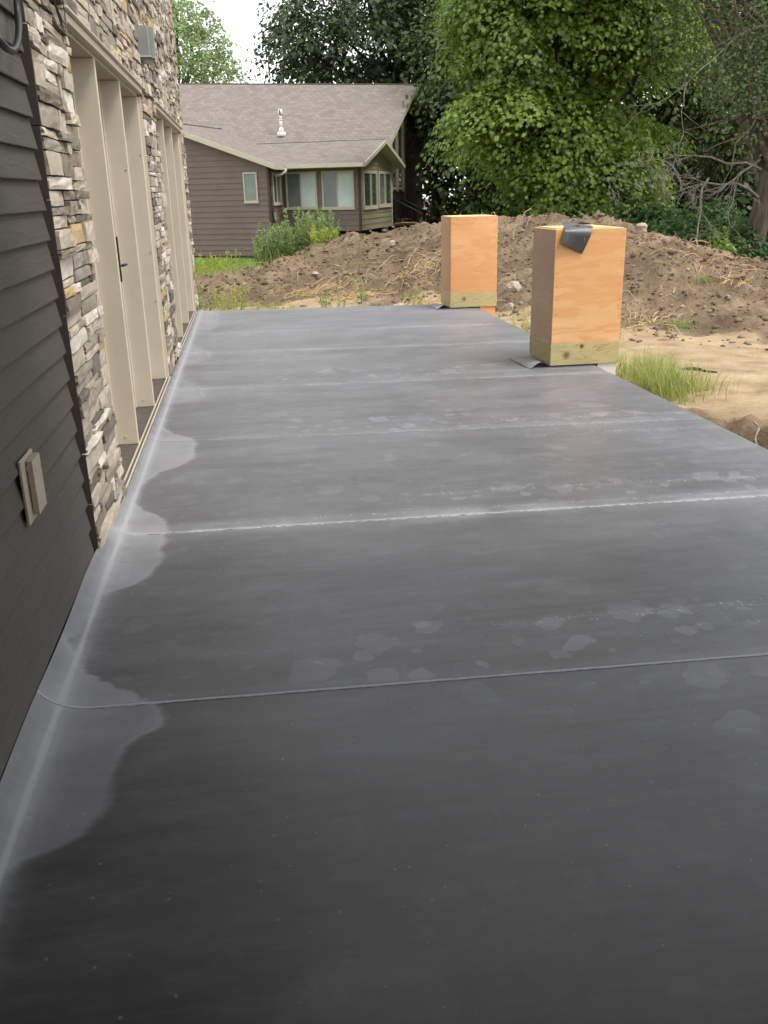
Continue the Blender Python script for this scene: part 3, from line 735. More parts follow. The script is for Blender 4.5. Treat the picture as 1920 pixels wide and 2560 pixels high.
# ------------------------------------------------------------------ plywood column boxes
def column_box(x0, y0, mats, label, low, low_to):
    W_, D_, H_ = .69, .68, 1.285; zb = .018; zt = .226; t = .018
    r = empty('column_box', (x0, y0, 0), label, 'column box', 'plywood column boxes on the deck edge')
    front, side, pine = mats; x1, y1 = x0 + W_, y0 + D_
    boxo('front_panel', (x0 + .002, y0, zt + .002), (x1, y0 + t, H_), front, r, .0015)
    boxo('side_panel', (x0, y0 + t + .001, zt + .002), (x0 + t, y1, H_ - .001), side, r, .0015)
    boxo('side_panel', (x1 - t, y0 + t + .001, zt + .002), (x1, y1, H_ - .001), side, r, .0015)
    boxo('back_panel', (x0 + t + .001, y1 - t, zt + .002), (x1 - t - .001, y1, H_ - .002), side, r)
    boxo('top_panel', (x0 + t + .002, y0 + t + .002, H_ - .02), (x1 - t - .002, y1 - t - .002, H_ + .004), M['ply_top'], r, .002)
    if low == 'white': boxo('top_sheet', (x0 + .03, y0 + .05, H_ + .005), (x1 - .1, y1 - .05, H_ + .012), M['ply_top'], r)
    e = .004
    boxo('base_board', (x0 - e, y0 - e, zb), (x1 + e, y0 + .034, zt), pine, r, .003)
    boxo('base_board', (x0 - e, y0 + .035, zb), (x0 + .034, y1 + e, zt), M['pine_c'], r, .003)
    boxo('base_board', (x1 - .034, y0 + .035, zb), (x1 + e, y1 + e, zt), M['pine_c'], r, .003)
    boxo('base_board', (x0 + .035, y1 - .034, zb), (x1 - .035, y1 + e, zt), M['pine_c'], r, .003)
    boxo('footing', (DECK_R + .012, y0 + .012, low_to), (x1 - .012, y1 - .01, zb - .001), M['white_pvc'] if low == 'white' else front, r)
    nl = MB()
    def nail(p, ax):
        if random.random() < .42: return
        if ax == 'y': nl.box((p[0] - .005, p[1] - .0012, p[2] - .003), (p[0] + .005, p[1] + .001, p[2] + .003))
        else: nl.box((p[0] - .0012, p[1] - .005, p[2] - .003), (p[0] + .001, p[1] + .005, p[2] + .003))
    for z in np.arange(.3, H_ - .03, .115):
        nail((x0 + .03 + random.uniform(-.008, .012), y0, z + random.uniform(-.03, .03)), 'y'); nail((x1 - .03 + random.uniform(-.012, .008), y0, z + random.uniform(-.03, .03)), 'y')
        nail((x0, y0 + .04 + random.uniform(-.01, .01), z + random.uniform(-.03, .03)), 'x'); nail((x0, y1 - .04, z), 'x')
    for k in range(4):
        nail((x0 + .1 + .15 * k + random.uniform(-.04, .04), y0, H_ - .035 + random.uniform(-.01, .01)), 'y'); nail((x0, y0 + .1 + .14 * k, H_ - .035 + random.uniform(-.01, .01)), 'x')
    tag(nl.build('nail_heads', M['nail'], r), kind='stuff')
    return r
column_box(2.845, 8.434, (M['ply'], M['ply_side'], M['pine_a']), 'nearer golden plywood box on the deck edge with a rubber scrap on top', 'white', -.9)
column_box(2.89, 13.18, (M['ply_red'], M['ply_red_side'], M['pine_b']), 'farther orange plywood box at the far corner of the deck with a bare top', 'ply', -.9)
# rubber scrap draped over the near box
def scrap():
    na, nb = 22, 9; V = []; x0 = 2.845; yf = 8.434; zt = 1.292
    TL, TR, BL, BR = (.085, .012), (.365, .004), (.035, -.115), (.262, -.228)
    for i in range(na + 1):
        for j in range(nb + 1):
            t = j / nb; q = (i - 9) / (na - 9)
            if q < 0:                                     # the part that lies on the lid, its back edge curling up
                k = -q * 9 / 9.0 * (na - 9) / 9.0
                x = x0 + TL[0] + (TR[0] - TL[0]) * t + .03 * k; y = yf + .015 + .13 * k; z = zt + .012 + .045 * k ** 2 * (1 - .8 * t) + .006 * math.sin(6 * t)
            else:                                         # hangs free of the front face, slightly cupped
                a = q; x = (TL[0] + (TR[0] - TL[0]) * t) * (1 - a) + (BL[0] + (BR[0] - BL[0]) * t) * a + x0
                zz = (TL[1] + (TR[1] - TL[1]) * t) * (1 - a) + (BL[1] + (BR[1] - BL[1]) * t) * a
                z = zt + zz + .010 * (1 - a) ** 3; y = yf + .015 - .05 * math.sin(min(1, a * 3) * math.pi / 2) - .035 * a * (1 - t) + .02 * a * t + .012 * math.sin(t * 3.1) * a
            V.append((x, y, z))
    V = np.array(V); V2 = V.copy(); V2[:, 1] += .0025; V2[:, 2] -= .0015
    I = np.arange(len(V)).reshape(na + 1, nb + 1); F = np.stack([I[:-1, :-1], I[:-1, 1:], I[1:, 1:], I[1:, :-1]], -1).reshape(-1, 4)
    m = NM('scrap_rubber'); n = m.noise(60, m.mapped((1, 1, .35)), 4)
    col = m.mix(m.ramp(n, [(0.62, 0.0), (0.72, 0.8)]), (0.045, 0.045, 0.05), (0.4, 0.4, 0.42))
    mat = m.base(col, .42, .5)
    o = np_mesh('membrane_scrap', np.concatenate([V, V2]), np.concatenate([F, (F + len(V))[:, ::-1]]), mat, None, None, True)
    tag(o, 'curled black rubber scrap draped over the top edge of the nearer box', 'rubber scrap')
scrap()
for pts, lab in (([(3.0, 8.52, 1.306), (3.08, 8.50, 1.308), (3.12, 8.56, 1.312)], 'small dark rubber offcut left of the draped scrap on the nearer box'), ([(3.1, 8.7, 1.312), (3.2, 8.73, 1.33), (3.28, 8.72, 1.318)], 'small rolled rubber offcut behind the draped scrap on the nearer box')):
    b = MB(); b.tube(pts, [.008, .014, .008], 6); tag(b.build('rubber_offcut', M['membrane_under'], None, True), lab, 'rubber offcut')

#@@PART2@@
# ------------------------------------------------------------------ neighbouring house
NA = math.radians(24)
NU = np.array([math.cos(NA), -math.sin(NA), 0]); NV = np.array([math.sin(NA), math.cos(NA), 0]); NO = np.array([3.657, 30.0, 0])
def NT(u, v, z): p = NO + u * NU + v * NV; return (p[0], p[1], z)
def roof_mat(name):
    m = NM(name); uv = m.n('ShaderNodeUVMap'); uv.uv_map = 'uv'
    br = m.n('ShaderNodeTexBrick'); m.l(uv.outputs[0], br.inputs['Vector']); br.offset = 0.37; br.squash = 1.0
    br.inputs['Scale'].default_value = 1.0; br.inputs['Brick Width'].default_value = .24; br.inputs['Row Height'].default_value = .135
    br.inputs['Mortar Size'].default_value = .012; br.inputs['Bias'].default_value = 0.0
    br.inputs['Color1'].default_value = (.25, .215, .195, 1); br.inputs['Color2'].default_value = (.155, .132, .12, 1); br.inputs['Mortar'].default_value = (.12, .10, .09, 1)
    n = m.noise(3.0, uv.outputs[0], 5)
    col = m.mix(m.ramp(n, [(.35, 0.0), (.7, .45)]), br.outputs[0], (.21, .188, .175))
    col = m.mix(m.ramp(m.noise(25.0, uv.outputs[0], 3), [(.4, 0.0), (.7, .5)]), col, (.27, .235, .21))
    m.bump(br.outputs[1], -.5, .01)
    return m.base(col, .9, .15)
M['shingle'] = roof_mat('brown_shingles')
M['ridge'] = simple('ridge_shingle', (.10, .08, .07), .9, .1)
M['nsiding'] = siding_mat('plum_brown_siding', (.175, .128, .116), .3)
M['nkhaki'] = siding_mat('khaki_siding', (.27, .235, .165), .3)
M['ntrim'] = simple('tan_trim', (.50, .445, .37), .6, .3, var=.05)
M['ngutter'] = simple('almond_gutter', (.55, .50, .43), .5, .3, var=.05)
M['ncorner'] = simple('brown_corner_board', (.075, .055, .047), .7, .2)
M['blind_dark'] = glass_mat('dim_window', (.15, .175, .18), .12)
M['blind_light'] = glass_mat('pale_blind_window', (.50, .58, .57), .25)
M['blind_mid'] = glass_mat('green_blind_window', (.17, .215, .185), .15)
M['nglass'] = glass_mat('green_dark_window', (.055, .08, .06), .08)
M['vent_metal'] = simple('white_vent', (.75, .74, .72), .4, .4, var=.04)
nh = empty('neighbour_house', tuple(NT(-3, 2, 0)), 'brown sided bungalow with shingle roof and sun room bay beyond the dirt', 'house')
def nbox(name, a, b, mat, parent): return boxo(name, a, b, mat, parent, 0, NT)
def slab(m, quad, th, mi=0):
    """quad of (u,v,z): eave-left, eave-right, ridge-right, ridge-left; uv in metres"""
    Q = [np.array(q, float) for q in quad]; w = np.linalg.norm(Q[1] - Q[0]); h = np.linalg.norm(Q[3] - Q[0]); off_ = np.array([(Q[3] - Q[0]) @ (Q[1] - Q[0]) / max(w, 1e-6)])[0]
    e = (Q[1] - Q[0]) / w; nrm = np.cross(Q[1] - Q[0], Q[3] - Q[0]); nrm /= np.linalg.norm(nrm); g = np.cross(nrm, e)
    uv = [(float((q - Q[0]) @ e), float((q - Q[0]) @ g)) for q in Q]
    B = [q - np.array([0, 0, th]) for q in Q]
    m.face([NT(*q) for q in Q], 0, uv)
    m.face([NT(*q) for q in B[::-1]], 1, uv[::-1])
    for i in range(4):
        j = (i + 1) % 4; m.face([NT(*Q[i]), NT(*B[i]), NT(*B[j]), NT(*Q[j])], 1, [(0, 0)] * 4)
# bodies
wl_ = MB()
wl_.box((-9, -1.27, -.6), (-2.58, 2.5, 2.42), 0, NT); wl_.box((-2.6, .03, .45), (-.03, 3.82, 2.46), 0, NT)
wl_.box((-9, 2.5, -.6), (-.75, 9, 2.8), 0, NT)
wl_.build('wall', M['ncorner'], nh)
wl_ = MB(); wl_.box((-2.5, .5, -.6), (-.4, 3.6, .449), 0, NT); wl_.build('crawl_space', M['black_gap'], nh)
for uu in (-1.9, -.2): nbox('pier', (uu, .2, -.5), (uu + .12, .32, .44), M['ncorner'], nh)
nbox('pier', (-.25, 3.4, -.5), (-.1, 3.55, .44), M['white_pvc'], nh)
def boards(parent, plane, a0, a1, z0, z1, mat, expo=.168, clip=None):
    k = 0; z = z0
    while z < z1 - .01:
        t = min(z + expo, z1); l0 = a0; r0, r1 = a1, a1
        if clip: r0, r1 = min(a1, clip(z)), min(a1, clip(t))
        if r1 < l0 + .2: break
        b = MB(); P = [(l0, r0, z, .024), (l0, r1, t + .012, .006)]
        q = [plane(l0, z, 0), plane(r0, z, 0), plane(r1, t + .012, 0), plane(l0, t + .012, 0)]; f = [plane(l0, z, .026), plane(r0, z, .026), plane(r1, t + .012, .007), plane(l0, t + .012, .007)]
        b.face(f)
        for i in range(4): j = (i + 1) % 4; b.face([q[i], q[j], f[j], f[i]])
        b.build('plank', mat, parent); z = t; k += 1
pw = lambda a, z, d: NT(a, -1.271 - d, z)
pb = lambda a, z, d: NT(a, .029 - d, z)
pr_ = lambda a, z, d: NT(-2.579 + d, a, z)
pk = lambda a, z, d: NT(-.029 + d, a, z)
rake = lambda z: -2.30 - max(0, (z - 2.36)) / .347 if z > 2.36 else 99
fw = boxo('wing_wall', (-8, -1.271, -.5), (-2.6, -1.268, 2.3), M['ncorner'], nh, 0, NT); boards(fw, pw, -8.2, -2.60, -.22, 3.7, M['nsiding'], .168, rake)
bw = boxo('bay_wall', (-2.5, .0275, .46), (-.05, .029, 2.4), M['ncorner'], nh, 0, NT); boards(bw, pb, -2.55, -.07, .45, 2.44, M['nsiding'])
rw = boxo('return_wall', (-2.579, -1.2, -.3), (-2.5775, 0, 2.3), M['ncorner'], nh, 0, NT); boards(rw, pr_, -1.20, .0, -.22, 2.40, M['nsiding'])
kw = boxo('side_wall', (-.029, .05, .46), (-.0275, 3.8, 2.4), M['ncorner'], nh, 0, NT)
boards(kw, pk, .07, 3.79, .45, 2.44, M['nkhaki'])
# gable of the bay above its eave
g = MB()
for k in range(5):
    z = 2.44 + .168 * k; t = min(z + .168, 3.16); f0 = (3.16 - z) / .72; f1 = (3.16 - t) / .72
    if f0 <= 0: break
    a0, a1, b0, b1 = 1.83 - 2.0 * f0, 1.83 + 2.0 * f0, 1.83 - 2.0 * f1, 1.83 + 2.0 * f1
    b = MB(); b.face([pk(a0, z, .026), pk(a1, z, .026), pk(b1, t + .01, .007), pk(b0, t + .01, .007)]); b.face([pk(a0, z, 0), pk(a1, z, 0), pk(a1, z, .026), pk(a0, z, .026)]); b.build('plank', M['nkhaki'], kw)
for (uu, vv, za, zb_) in ((-2.60, -1.31, -.3, 2.36), (-.065, -.012, .44, 2.44)):
    nbox('corner_board', (uu, vv, za), (uu + .075, vv + .075, zb_), M['ncorner'], nh)
nbox('corner_board', (-.06, 3.78, .44), (.012, 3.86, 2.44), M['ntrim'], nh)
def nwindow(parent, plane, a0, a1, z0, z1, panes, fw_=.06):
    """plane(a,z,d); panes: list of (fraction, material)"""
    def pbx(m, x0, x1, y0, y1, d0, d1):
        P = [plane(x, y, d) for d in (d0, d1) for (x, y) in ((x0, y0), (x1, y0), (x1, y1), (x0, y1))]
        for q in ((4, 5, 6, 7), (0, 1, 5, 4), (1, 2, 6, 5), (2, 3, 7, 6), (3, 0, 4, 7)): m.face([P[i] for i in q])
    fr = MB()
    pbx(fr, a0, a1, z0, z0 + fw_, .0, .06); pbx(fr, a0, a1, z1 - fw_, z1, .0, .06)
    pbx(fr, a0, a0 + fw_, z0 + fw_, z1 - fw_, .0, .058); pbx(fr, a1 - fw_, a1, z0 + fw_, z1 - fw_, .0, .058)
    f = fr.build('window', M['ntrim'], parent)
    tot = a1 - a0 - 2 * fw_; x = a0 + fw_
    for i, (w, mt) in enumerate(panes):
        x2 = x + w * tot; p = MB(); pbx(p, x + (.0 if i == 0 else .018), x2 - (.0 if i == len(panes) - 1 else .018), z0 + fw_, z1 - fw_, .0, .034); p.build('pane', mt, f)
        if i: q = MB(); pbx(q, x - .018, x + .018, z0 + fw_, z1 - fw_, 0, .05); q.build('mullion', M['ntrim'], f)
        x = x2
    s = MB(); pbx(s, a0 - .02, a1 + .02, z0 - .03, z0, 0, .075); s.build('sill', M['ntrim'], f)
D_, L_, G_, Md = M['blind_dark'], M['blind_light'], M['nglass'], M['blind_mid']
nwindow(nh, pw, -3.40, -2.93, 1.39, 2.275, [(1, Md)], .05)
nwindow(nh, pb, -2.50, -1.44, 1.15, 2.27, [(.47, D_), (.53, L_)])
nwindow(nh, pb, -1.275, -.197, 1.13, 2.27, [(.47, D_), (.53, L_)])
nwindow(nh, pr_, -1.05, -.34, 1.31, 2.255, [(.5, G_), (.5, Md)], .07)
nwindow(nh, pk, .31, 1.88, 1.11, 2.27, [(.5, G_), (.1, Md), (.4, G_)], .09)
nwindow(nh, pk, 2.10, 3.71, 1.13, 2.27, [(.45, D_), (.1, Md), (.45, G_)], .09)
# roofs
r = MB(); slab(r, [(-9.4, 2.55, 3.548), (.26, 2.55, 3.066), (.45, 6.0, 5.225), (-9.4, 6.0, 5.72)], .16); r.build('main_roof', [M['shingle'], M['ntrim']], nh, uv=True)
r = MB(); slab(r, [(.36, 10.4, 2.6), (-9.4, 10.4, 3.08), (-9.4, 6.0, 5.70), (.45, 6.0, 5.21)], .16); r.build('main_roof', [M['shingle'], M['ntrim']], nh, uv=True)
r = MB(); slab(r, [(-6.3, -.62, 2.475), (.36, -.62, 2.475), (.36, 1.82, 3.225), (-6.3, 1.82, 3.225)], .13); br_ = r.build('bay_roof', [M['shingle'], M['ntrim']], nh, uv=True)
r = MB(); slab(r, [(.36, 4.25, 2.49), (-5, 4.25, 2.49), (-5, 1.82, 3.22), (.36, 1.82, 3.22)], .13); r.build('bay_roof', [M['shingle'], M['ntrim']], nh, uv=True)
r = MB(); slab(r, [(-2.22, -1.62, 2.475), (-2.22, 3.4, 2.475), (-6.15, 3.4, 3.84), (-6.15, -1.62, 3.84)], .15); r.build('wing_roof', [M['shingle'], M['ntrim']], nh, uv=True)
r = MB(); slab(r, [(-10.1, 3.4, 2.475), (-10.1, -1.62, 2.475), (-6.15, -1.62, 3.83), (-6.15, 3.4, 3.83)], .15); r.build('wing_roof', [M['shingle'], M['ntrim']], nh, uv=True)
def ncap(name, p, q, w, mat):
    b = MB(); P, Q = NT(*p), NT(*q); b.tube([P, Q], w, 6); return b.build(name, mat, nh)
ncap('ridge_cap', (-9.4, 6.0, 5.71), (.46, 6.0, 5.22), .04, M['ridge']); ncap('ridge_cap', (-4.2, 1.82, 3.225), (.37, 1.82, 3.222), .02, M['ridge']); ncap('ridge_cap', (-6.15, -1.63, 3.84), (-6.15, 3.6, 3.84), .03, M['ridge'])
# soffits and fascia
nbox('gutter', (-2.2, -.74, 2.36), (.34, -.625, 2.475), M['ngutter'], nh)
for (p, q) in (((-2.2, -1.63, 2.40), (-9, -1.63, 4.76)),):
    pass
b = MB(); b.prism([(-2.20, 2.475), (-6.15, 3.84), (-6.15, 3.70), (-2.20, 2.33)], lambda a, z: NT(a, -1.66, z), lambda a, z: NT(a, -1.622, z)); b.build('fascia', M['ntrim'], nh)
for s in (-1, 1):
    b = MB(); b.prism([(1.82, 3.22), (1.82 + s * 2.46, 2.48), (1.82 + s * 2.46, 2.36), (1.82, 3.10)], lambda a, z: NT(.361, a, z), lambda a, z: NT(.39, a, z)); b.build('fascia', M['ntrim'], nh)
b = MB(); b.tube([NT(-2.18, -.70, 2.37), NT(-2.2, -.72, 2.28), NT(-2.32, -.78, 2.2), NT(-2.5, -.9, 2.14)], .045, 8); b.build('downspout', M['ngutter'], nh, True)
b = MB(); b.tube([NT(-2.5, -1.22, 2.3), NT(-2.5, -1.22, .3)], .035, 8); b.build('downspout', M['ncorner'], nh, True)
# flue on the main roof
fl = MB(); fx, fv, fz = -3.74, 3.0, 3.62
for (z0, z1, r0, r1) in ((fz - .12, fz + .02, .17, .155), (fz + .02, fz + .18, .125, .055), (fz + .18, fz + .40, .052, .052), (fz + .40, fz + .43, .068, .068), (fz + .43, fz + .56, .052, .052)):
    fl.tube([NT(fx, fv, z0), NT(fx, fv, z1)], [r0, r1], 12)
flo = fl.build('flue', M['vent_metal'], nh, True)
b = MB(); b.tube([NT(fx, fv, fz + .56), NT(fx, fv, fz + .76)], [.07, .07], 12); b.build('flue_cap', M['vent_metal'], flo, True)
b = MB(); b.box((fx - .012, fv - .075, fz + .58), (fx + .03, fv - .069, fz + .74), 0, NT); b.build('louvre', M['nail'], flo)
# glazed gable end of the main block
gw = MB(); gw.prism([(3.0, .5), (9.0, .5), (9.0, 3.4), (6.0, 5.0), (3.0, 3.1)], lambda a, z: NT(-.12, a, z), lambda a, z: NT(-.11, a, z)); gwo = gw.build('gable_wall', M['ncorner'], nh)
for vv, zt_ in ((3.95, 3.70), (4.75, 4.2), (5.6, 4.7)):
    nbox('gable_post', (-.109, vv, 1.6), (-.03, vv + .16, zt_), M['ntrim'], nh)
for i, (v0, v1) in enumerate(((4.12, 4.74), (4.92, 5.59))):
    pg = lambda a, z, d: NT(-.108 + d, a, z)
    nwindow(nh, pg, v0, v1, 1.7, 2.6, [(1, G_)], .05); nwindow(nh, pg, v0, v1, 2.7, 3.5 + .5 * i, [(1, G_)], .05)
nbox('brown_post', (-.10, 5.76, .5), (.02, 5.9, 4.4), M['ncorner'], nh)
# steps with black railing
st = empty('porch_steps', tuple(NT(.4, 4.6, 0)), 'wooden steps with black metal railing at the right end of the bungalow', 'steps')
M['deckwood'] = simple('red_brown_wood', (.26, .14, .08), .7, .2, var=.25, scale=12)
nbox('landing', (-.6, 4.32, .60), (.30, 5.6, .66), M['deckwood'], st)
for k in range(3):
    nbox('tread', (.30 + .25 * k, 4.34, .45 - .16 * k), (.58 + .25 * k, 5.5, .49 - .16 * k), M['deckwood'], st); nbox('riser', (.30 + .25 * k, 4.36, .30 - .16 * k), (.315 + .25 * k, 5.48, .449 - .16 * k), M['deckwood'], st)
nbox('stringer', (-.1, 4.33, .44), (.30, 4.345, .598), M['deckwood'], st)
for vv in (4.3, 5.45):
    rl = MB(); rl.tube([NT(-.06, vv, 1.34), NT(1.0, vv, .83)], .025, 6); rl.tube([NT(-.06, vv, .70), NT(1.0, vv, .20)], .018, 6)
    ro = rl.build('railing', M['black_metal'], st)
    for uu in (-.06, .17, 1.02):
        zt_ = 1.36 - .5 * max(0, uu) ; b = MB(); b.tube([NT(uu, vv, -.2 if uu > .9 else .5), NT(uu, vv, zt_ + .02)], .03, 6); b.build('post', M['black_metal'], ro)
    for k in range(11):
        uu = .02 + .09 * k; b = MB(); b.tube([NT(uu, vv, .66 - .47 * (uu + .06)), NT(uu, vv, 1.34 - .48 * (uu + .06))], .009, 4); b.build('baluster', M['black_metal'], ro)
b = MB(); b.tube([NT(.78, 4.28, .25), NT(.98, 4.28, .72)], .025, 6); b.build('brace', simple('grey_strut', (.25, .27, .29), .5), st)
fe = empty('garden_fence', tuple(NT(1.4, 7, 0)), 'low dark garden fence between the porch steps and the maple', 'fence')
for k in range(8):
    nbox('fence_post', (.55 + .5 * k, 7.0, -.3), (.60 + .5 * k, 7.05, .72), M['black_metal'], fe)
nbox('rail', (.5, 7.01, .64), (4.1, 7.04, .69), M['black_metal'], fe); nbox('rail', (.5, 7.01, .05), (4.1, 7.04, .10), M['black_metal'], fe)
for k in range(38): nbox('picket', (.62 + .09 * k, 7.015, .101), (.635 + .09 * k, 7.03, .639), M['black_metal'], fe)

# ------------------------------------------------------------------ trees
def leaf_mat(name, dark, light, trans=.35, spec=.35):
    m = NM(name); a = m.attr('tint')
    col = m.mix(a.outputs['Fac'], dark, light)
    m.base(col, .48, spec)
    tr = m.n('ShaderNodeBsdfTranslucent'); m.l(m.mix(.5, col, tuple(min(1, v * 1.5) for v in light)), tr.inputs[0])
    ms = m.n('ShaderNodeMixShader'); ms.inputs[0].default_value = trans
    m.l(m.b.outputs[0], ms.inputs[1]); m.l(tr.outputs[0], ms.inputs[2]); m.l(ms.outputs[0], m.out.inputs[0])
    return m.mat
def bark_mat(name, c):
    m = NM(name); n = m.noise(1.0, m.mapped((14, 14, 2.5)), 6, .65)
    m.bump(n, 1.0, .04); return m.base(m.ramp(n, [(.3, tuple(v * .5 for v in c)), (.7, tuple(v * 1.3 for v in c))]), .95, .1)
M['bark'] = bark_mat('dark_bark', (.045, .038, .032)); M['bark_grey'] = bark_mat('grey_bark', (.15, .125, .10)); M['lichen'] = bark_mat('lichen_dead_wood', (.30, .28, .235)); M['dead'] = bark_mat('dead_wood', (.26, .24, .20))
KITE = np.array([(0, 0, 0), (-.34, .42, .06), (0, 1, -.05), (.34, .42, .06)])
LOBE = np.array([(0, 0, 0), (-.42, .12, .05), (-.28, .38, 0), (-.50, .66, .06), (-.16, .66, 0), (0, 1.0, -.06), (.16, .66, 0), (.50, .66, .06), (.28, .38, 0), (.42, .12, .05)])
def leaves(P, N, size, shape, rng, droop=.35):
    n = len(P); N = N / np.linalg.norm(N, axis=1, keepdims=True)
    t = rng.normal(size=(n, 3)); t[:, 2] -= droop * 2; t -= N * np.sum(t * N, 1, keepdims=True); t /= np.linalg.norm(t, axis=1, keepdims=True)
    s = np.cross(t, N); k = len(shape)
    V = P[:, None, :] + size[:, None, None] * (shape[None, :, 0:1] * s[:, None, :] + shape[None, :, 1:2] * t[:, None, :] + shape[None, :, 2:3] * N[:, None, :])
    return V.reshape(-1, 3), np.arange(n * k).reshape(n, k)
def in_view(P, margin=350):
    D = P - CAM; z = D @ FWD; px = 960 + FPX * (D @ RIGHT) / np.maximum(z, .1); py = 1280 - FPX * (D @ UP) / np.maximum(z, .1)
    return (px > -margin) & (px < 1920 + margin) & (py > -margin * 1.6) & (z > 0)
def clumps(ells, rng):
    C, R, O = [], [], []
    for (cx, cy, cz, rx, ry, rz, n) in ells:
        d = rng.normal(size=(n, 3)); d /= np.linalg.norm(d, axis=1, keepdims=True)
        q = .42 + .58 * rng.random(n) ** .55
        q *= 1 + .22 * np.sin(d[:, 0] * 5 + cx) * np.sin(d[:, 1] * 4 + cy) * np.sin(d[:, 2] * 6 + cz)
        C.append(np.array([cx, cy, cz]) + d * q[:, None] * np.array([rx, ry, rz])); O.append(d)
    return np.concatenate(C), np.concatenate(O)
def crown(name, ells, per, crad, lsize, shape, mat, parent, rng, flat=.45, ground=.0, upb=.7):
    C, O = clumps(ells, rng); k = C[:, 2] > ground; C, O = C[k], O[k]; k = in_view(C); C, O = C[k], O[k]
    n = len(C); cnt = rng.poisson(per, n) + 4; idx = np.repeat(np.arange(n), cnt); m = len(idx)
    rad = crad * (.6 + .8 * rng.random(n))
    # each bough is a drooping leafy dome: lit on top, dark beneath
    ro = np.sqrt(rng.random(m)); th = rng.uniform(0, 2 * math.pi, m); lob = 1 + .22 * np.sin(3 * th + 7 * rng.random(n)[idx]) + .12 * np.sin(5 * th + 9 * rng.random(n)[idx])
    L = np.stack([ro * np.cos(th) * lob, ro * np.sin(th) * lob, flat * (1.1 * np.sqrt(np.maximum(1 - ro ** 2, 0)) - .9 * ro ** 2)], -1)
    L[:, 2] += L[:, 0] * (-.5 * O[idx, 0]) * .6 + L[:, 1] * (-.5 * O[idx, 1]) * .6 - rng.random(m) ** 3 * .35
    P = C[idx] + L * rad[idx][:, None] + rng.normal(size=(m, 3)) * .05 * rad[idx][:, None]
    N = np.stack([L[:, 0] * .8, L[:, 1] * .8, np.full(m, upb)], -1) + O[idx] * .35 + rng.normal(size=(m, 3)) * .42
    size = lsize * (.6 + .7 * rng.random(m))
    V, F = leaves(P, N, size, shape, rng)
    ct = rng.random(n); tint = np.clip(.62 * ct[idx] + .38 * rng.random(m), 0, 1)
    return np_mesh(name, V, F, mat, parent, {'tint': np.repeat(tint, len(shape))}), C
def limb(b, p, q, r0, r1, rng, n=6, sag=.1, sides=6, wig=.035):
    p, q = np.array(p, float), np.array(q, float); L = np.linalg.norm(q - p); pts = []; rr = []
    w = rng.normal(size=(n + 1, 3)) * L * wig
    for i in range(n + 1):
        t = i / n; x = p + (q - p) * t; x = x + w[i] * math.sin(math.pi * t) + np.array([0, 0, sag * L * math.sin(math.pi * t)]); pts.append(tuple(x)); rr.append(r0 + (r1 - r0) * t)
    b.tube(pts, rr, sides); return pts
def tree(name, label, base, top, ells, per, crad, lsize, shape, lmat, bmat, r0, seed, nl=26, flat=.45, ground=.0, group=None, lean=(0, 0)):
    rng = np.random.default_rng(seed)
    t = empty(name, base, label, 'tree', group)
    cr, C = crown('crown', ells, per, crad, lsize, shape, lmat, t, rng, flat, ground)
    b = MB(); tip = (base[0] + lean[0], base[1] + lean[1], top)
    pts = limb(b, (base[0], base[1], base[2] - .3), tip, r0, r0 * .25, rng, 9, 0, 9, .010)
    sel = rng.choice(len(C), min(nl, len(C)), replace=False) if len(C) else []
    for i in sel:
        k = int(np.clip((C[i][2] - base[2]) / max(top - base[2], .1) * 9 * .75 * rng.uniform(.6, 1.0), 1, 8)); rr = r0 * (.42 - .03 * k)
        ps = limb(b, pts[k], C[i], max(rr, .03), .012, rng, 6, .06, 5)
        for _ in range(2):
            j = rng.integers(2, 6); d = rng.normal(size=3) * .9; limb(b, ps[j], np.array(ps[j]) + d, max(rr * .4, .015), .006, rng, 4, .05, 4)
    b.build('trunk', bmat, t, True); return t
LM = leaf_mat('maple_leaf', (.030, .070, .012), (.25, .36, .055), .32)
LO = leaf_mat('dark_leaf', (.026, .045, .018), (.065, .10, .035), .25)
LL = leaf_mat('light_leaf', (.16, .23, .10), (.33, .42, .19), .45)
LW = leaf_mat('wood_leaf', (.018, .036, .011), (.075, .12, .028), .28)
LR = leaf_mat('fine_leaf', (.05, .075, .028), (.12, .165, .06), .35)
LS = leaf_mat('shrub_leaf', (.028, .065, .02), (.09, .17, .04), .3)
tree('maple_tree', 'large maple with bright yellow-green leaves behind the dirt mound', (8.6, 25.2, .1), 12,
     [(8.5, 24.8, 6.6, 3.1, 3.0, 3.6, 78), (7.5, 24.2, 3.1, 1.9, 2.2, 1.7, 46), (9.9, 25, 4.6, 2.2, 2.4, 2.8, 46), (8.7, 25, 9.6, 3.2, 3.0, 2.6, 40), (7.0, 24.3, 5.2, 1.4, 1.6, 1.8, 30), (8.8, 24, 1.7, 2.0, 1.6, .9, 22)],
     360, .88, .115, LOBE, LM, M['bark'], .34, 11, 40, .5, .5)
tree('oak_tree', 'tall dark-leaved tree rising behind the bungalow roof', (7.0, 43, 0), 15,
     [(5.6, 42, 8.2, 4.0, 4, 3.0, 140), (9.9, 43, 8.5, 4.2, 4, 4.5, 130), (3.0, 41.5, 7.2, 1.9, 2.5, 2.4, 44), (8, 43, 12, 5.5, 4, 3, 80), (9.5, 42, 5.2, 2.4, 3, 1.8, 50)],
     80, 1.0, .21, KITE, LO, M['bark'], .5, 12, 34, .6, 3.8)
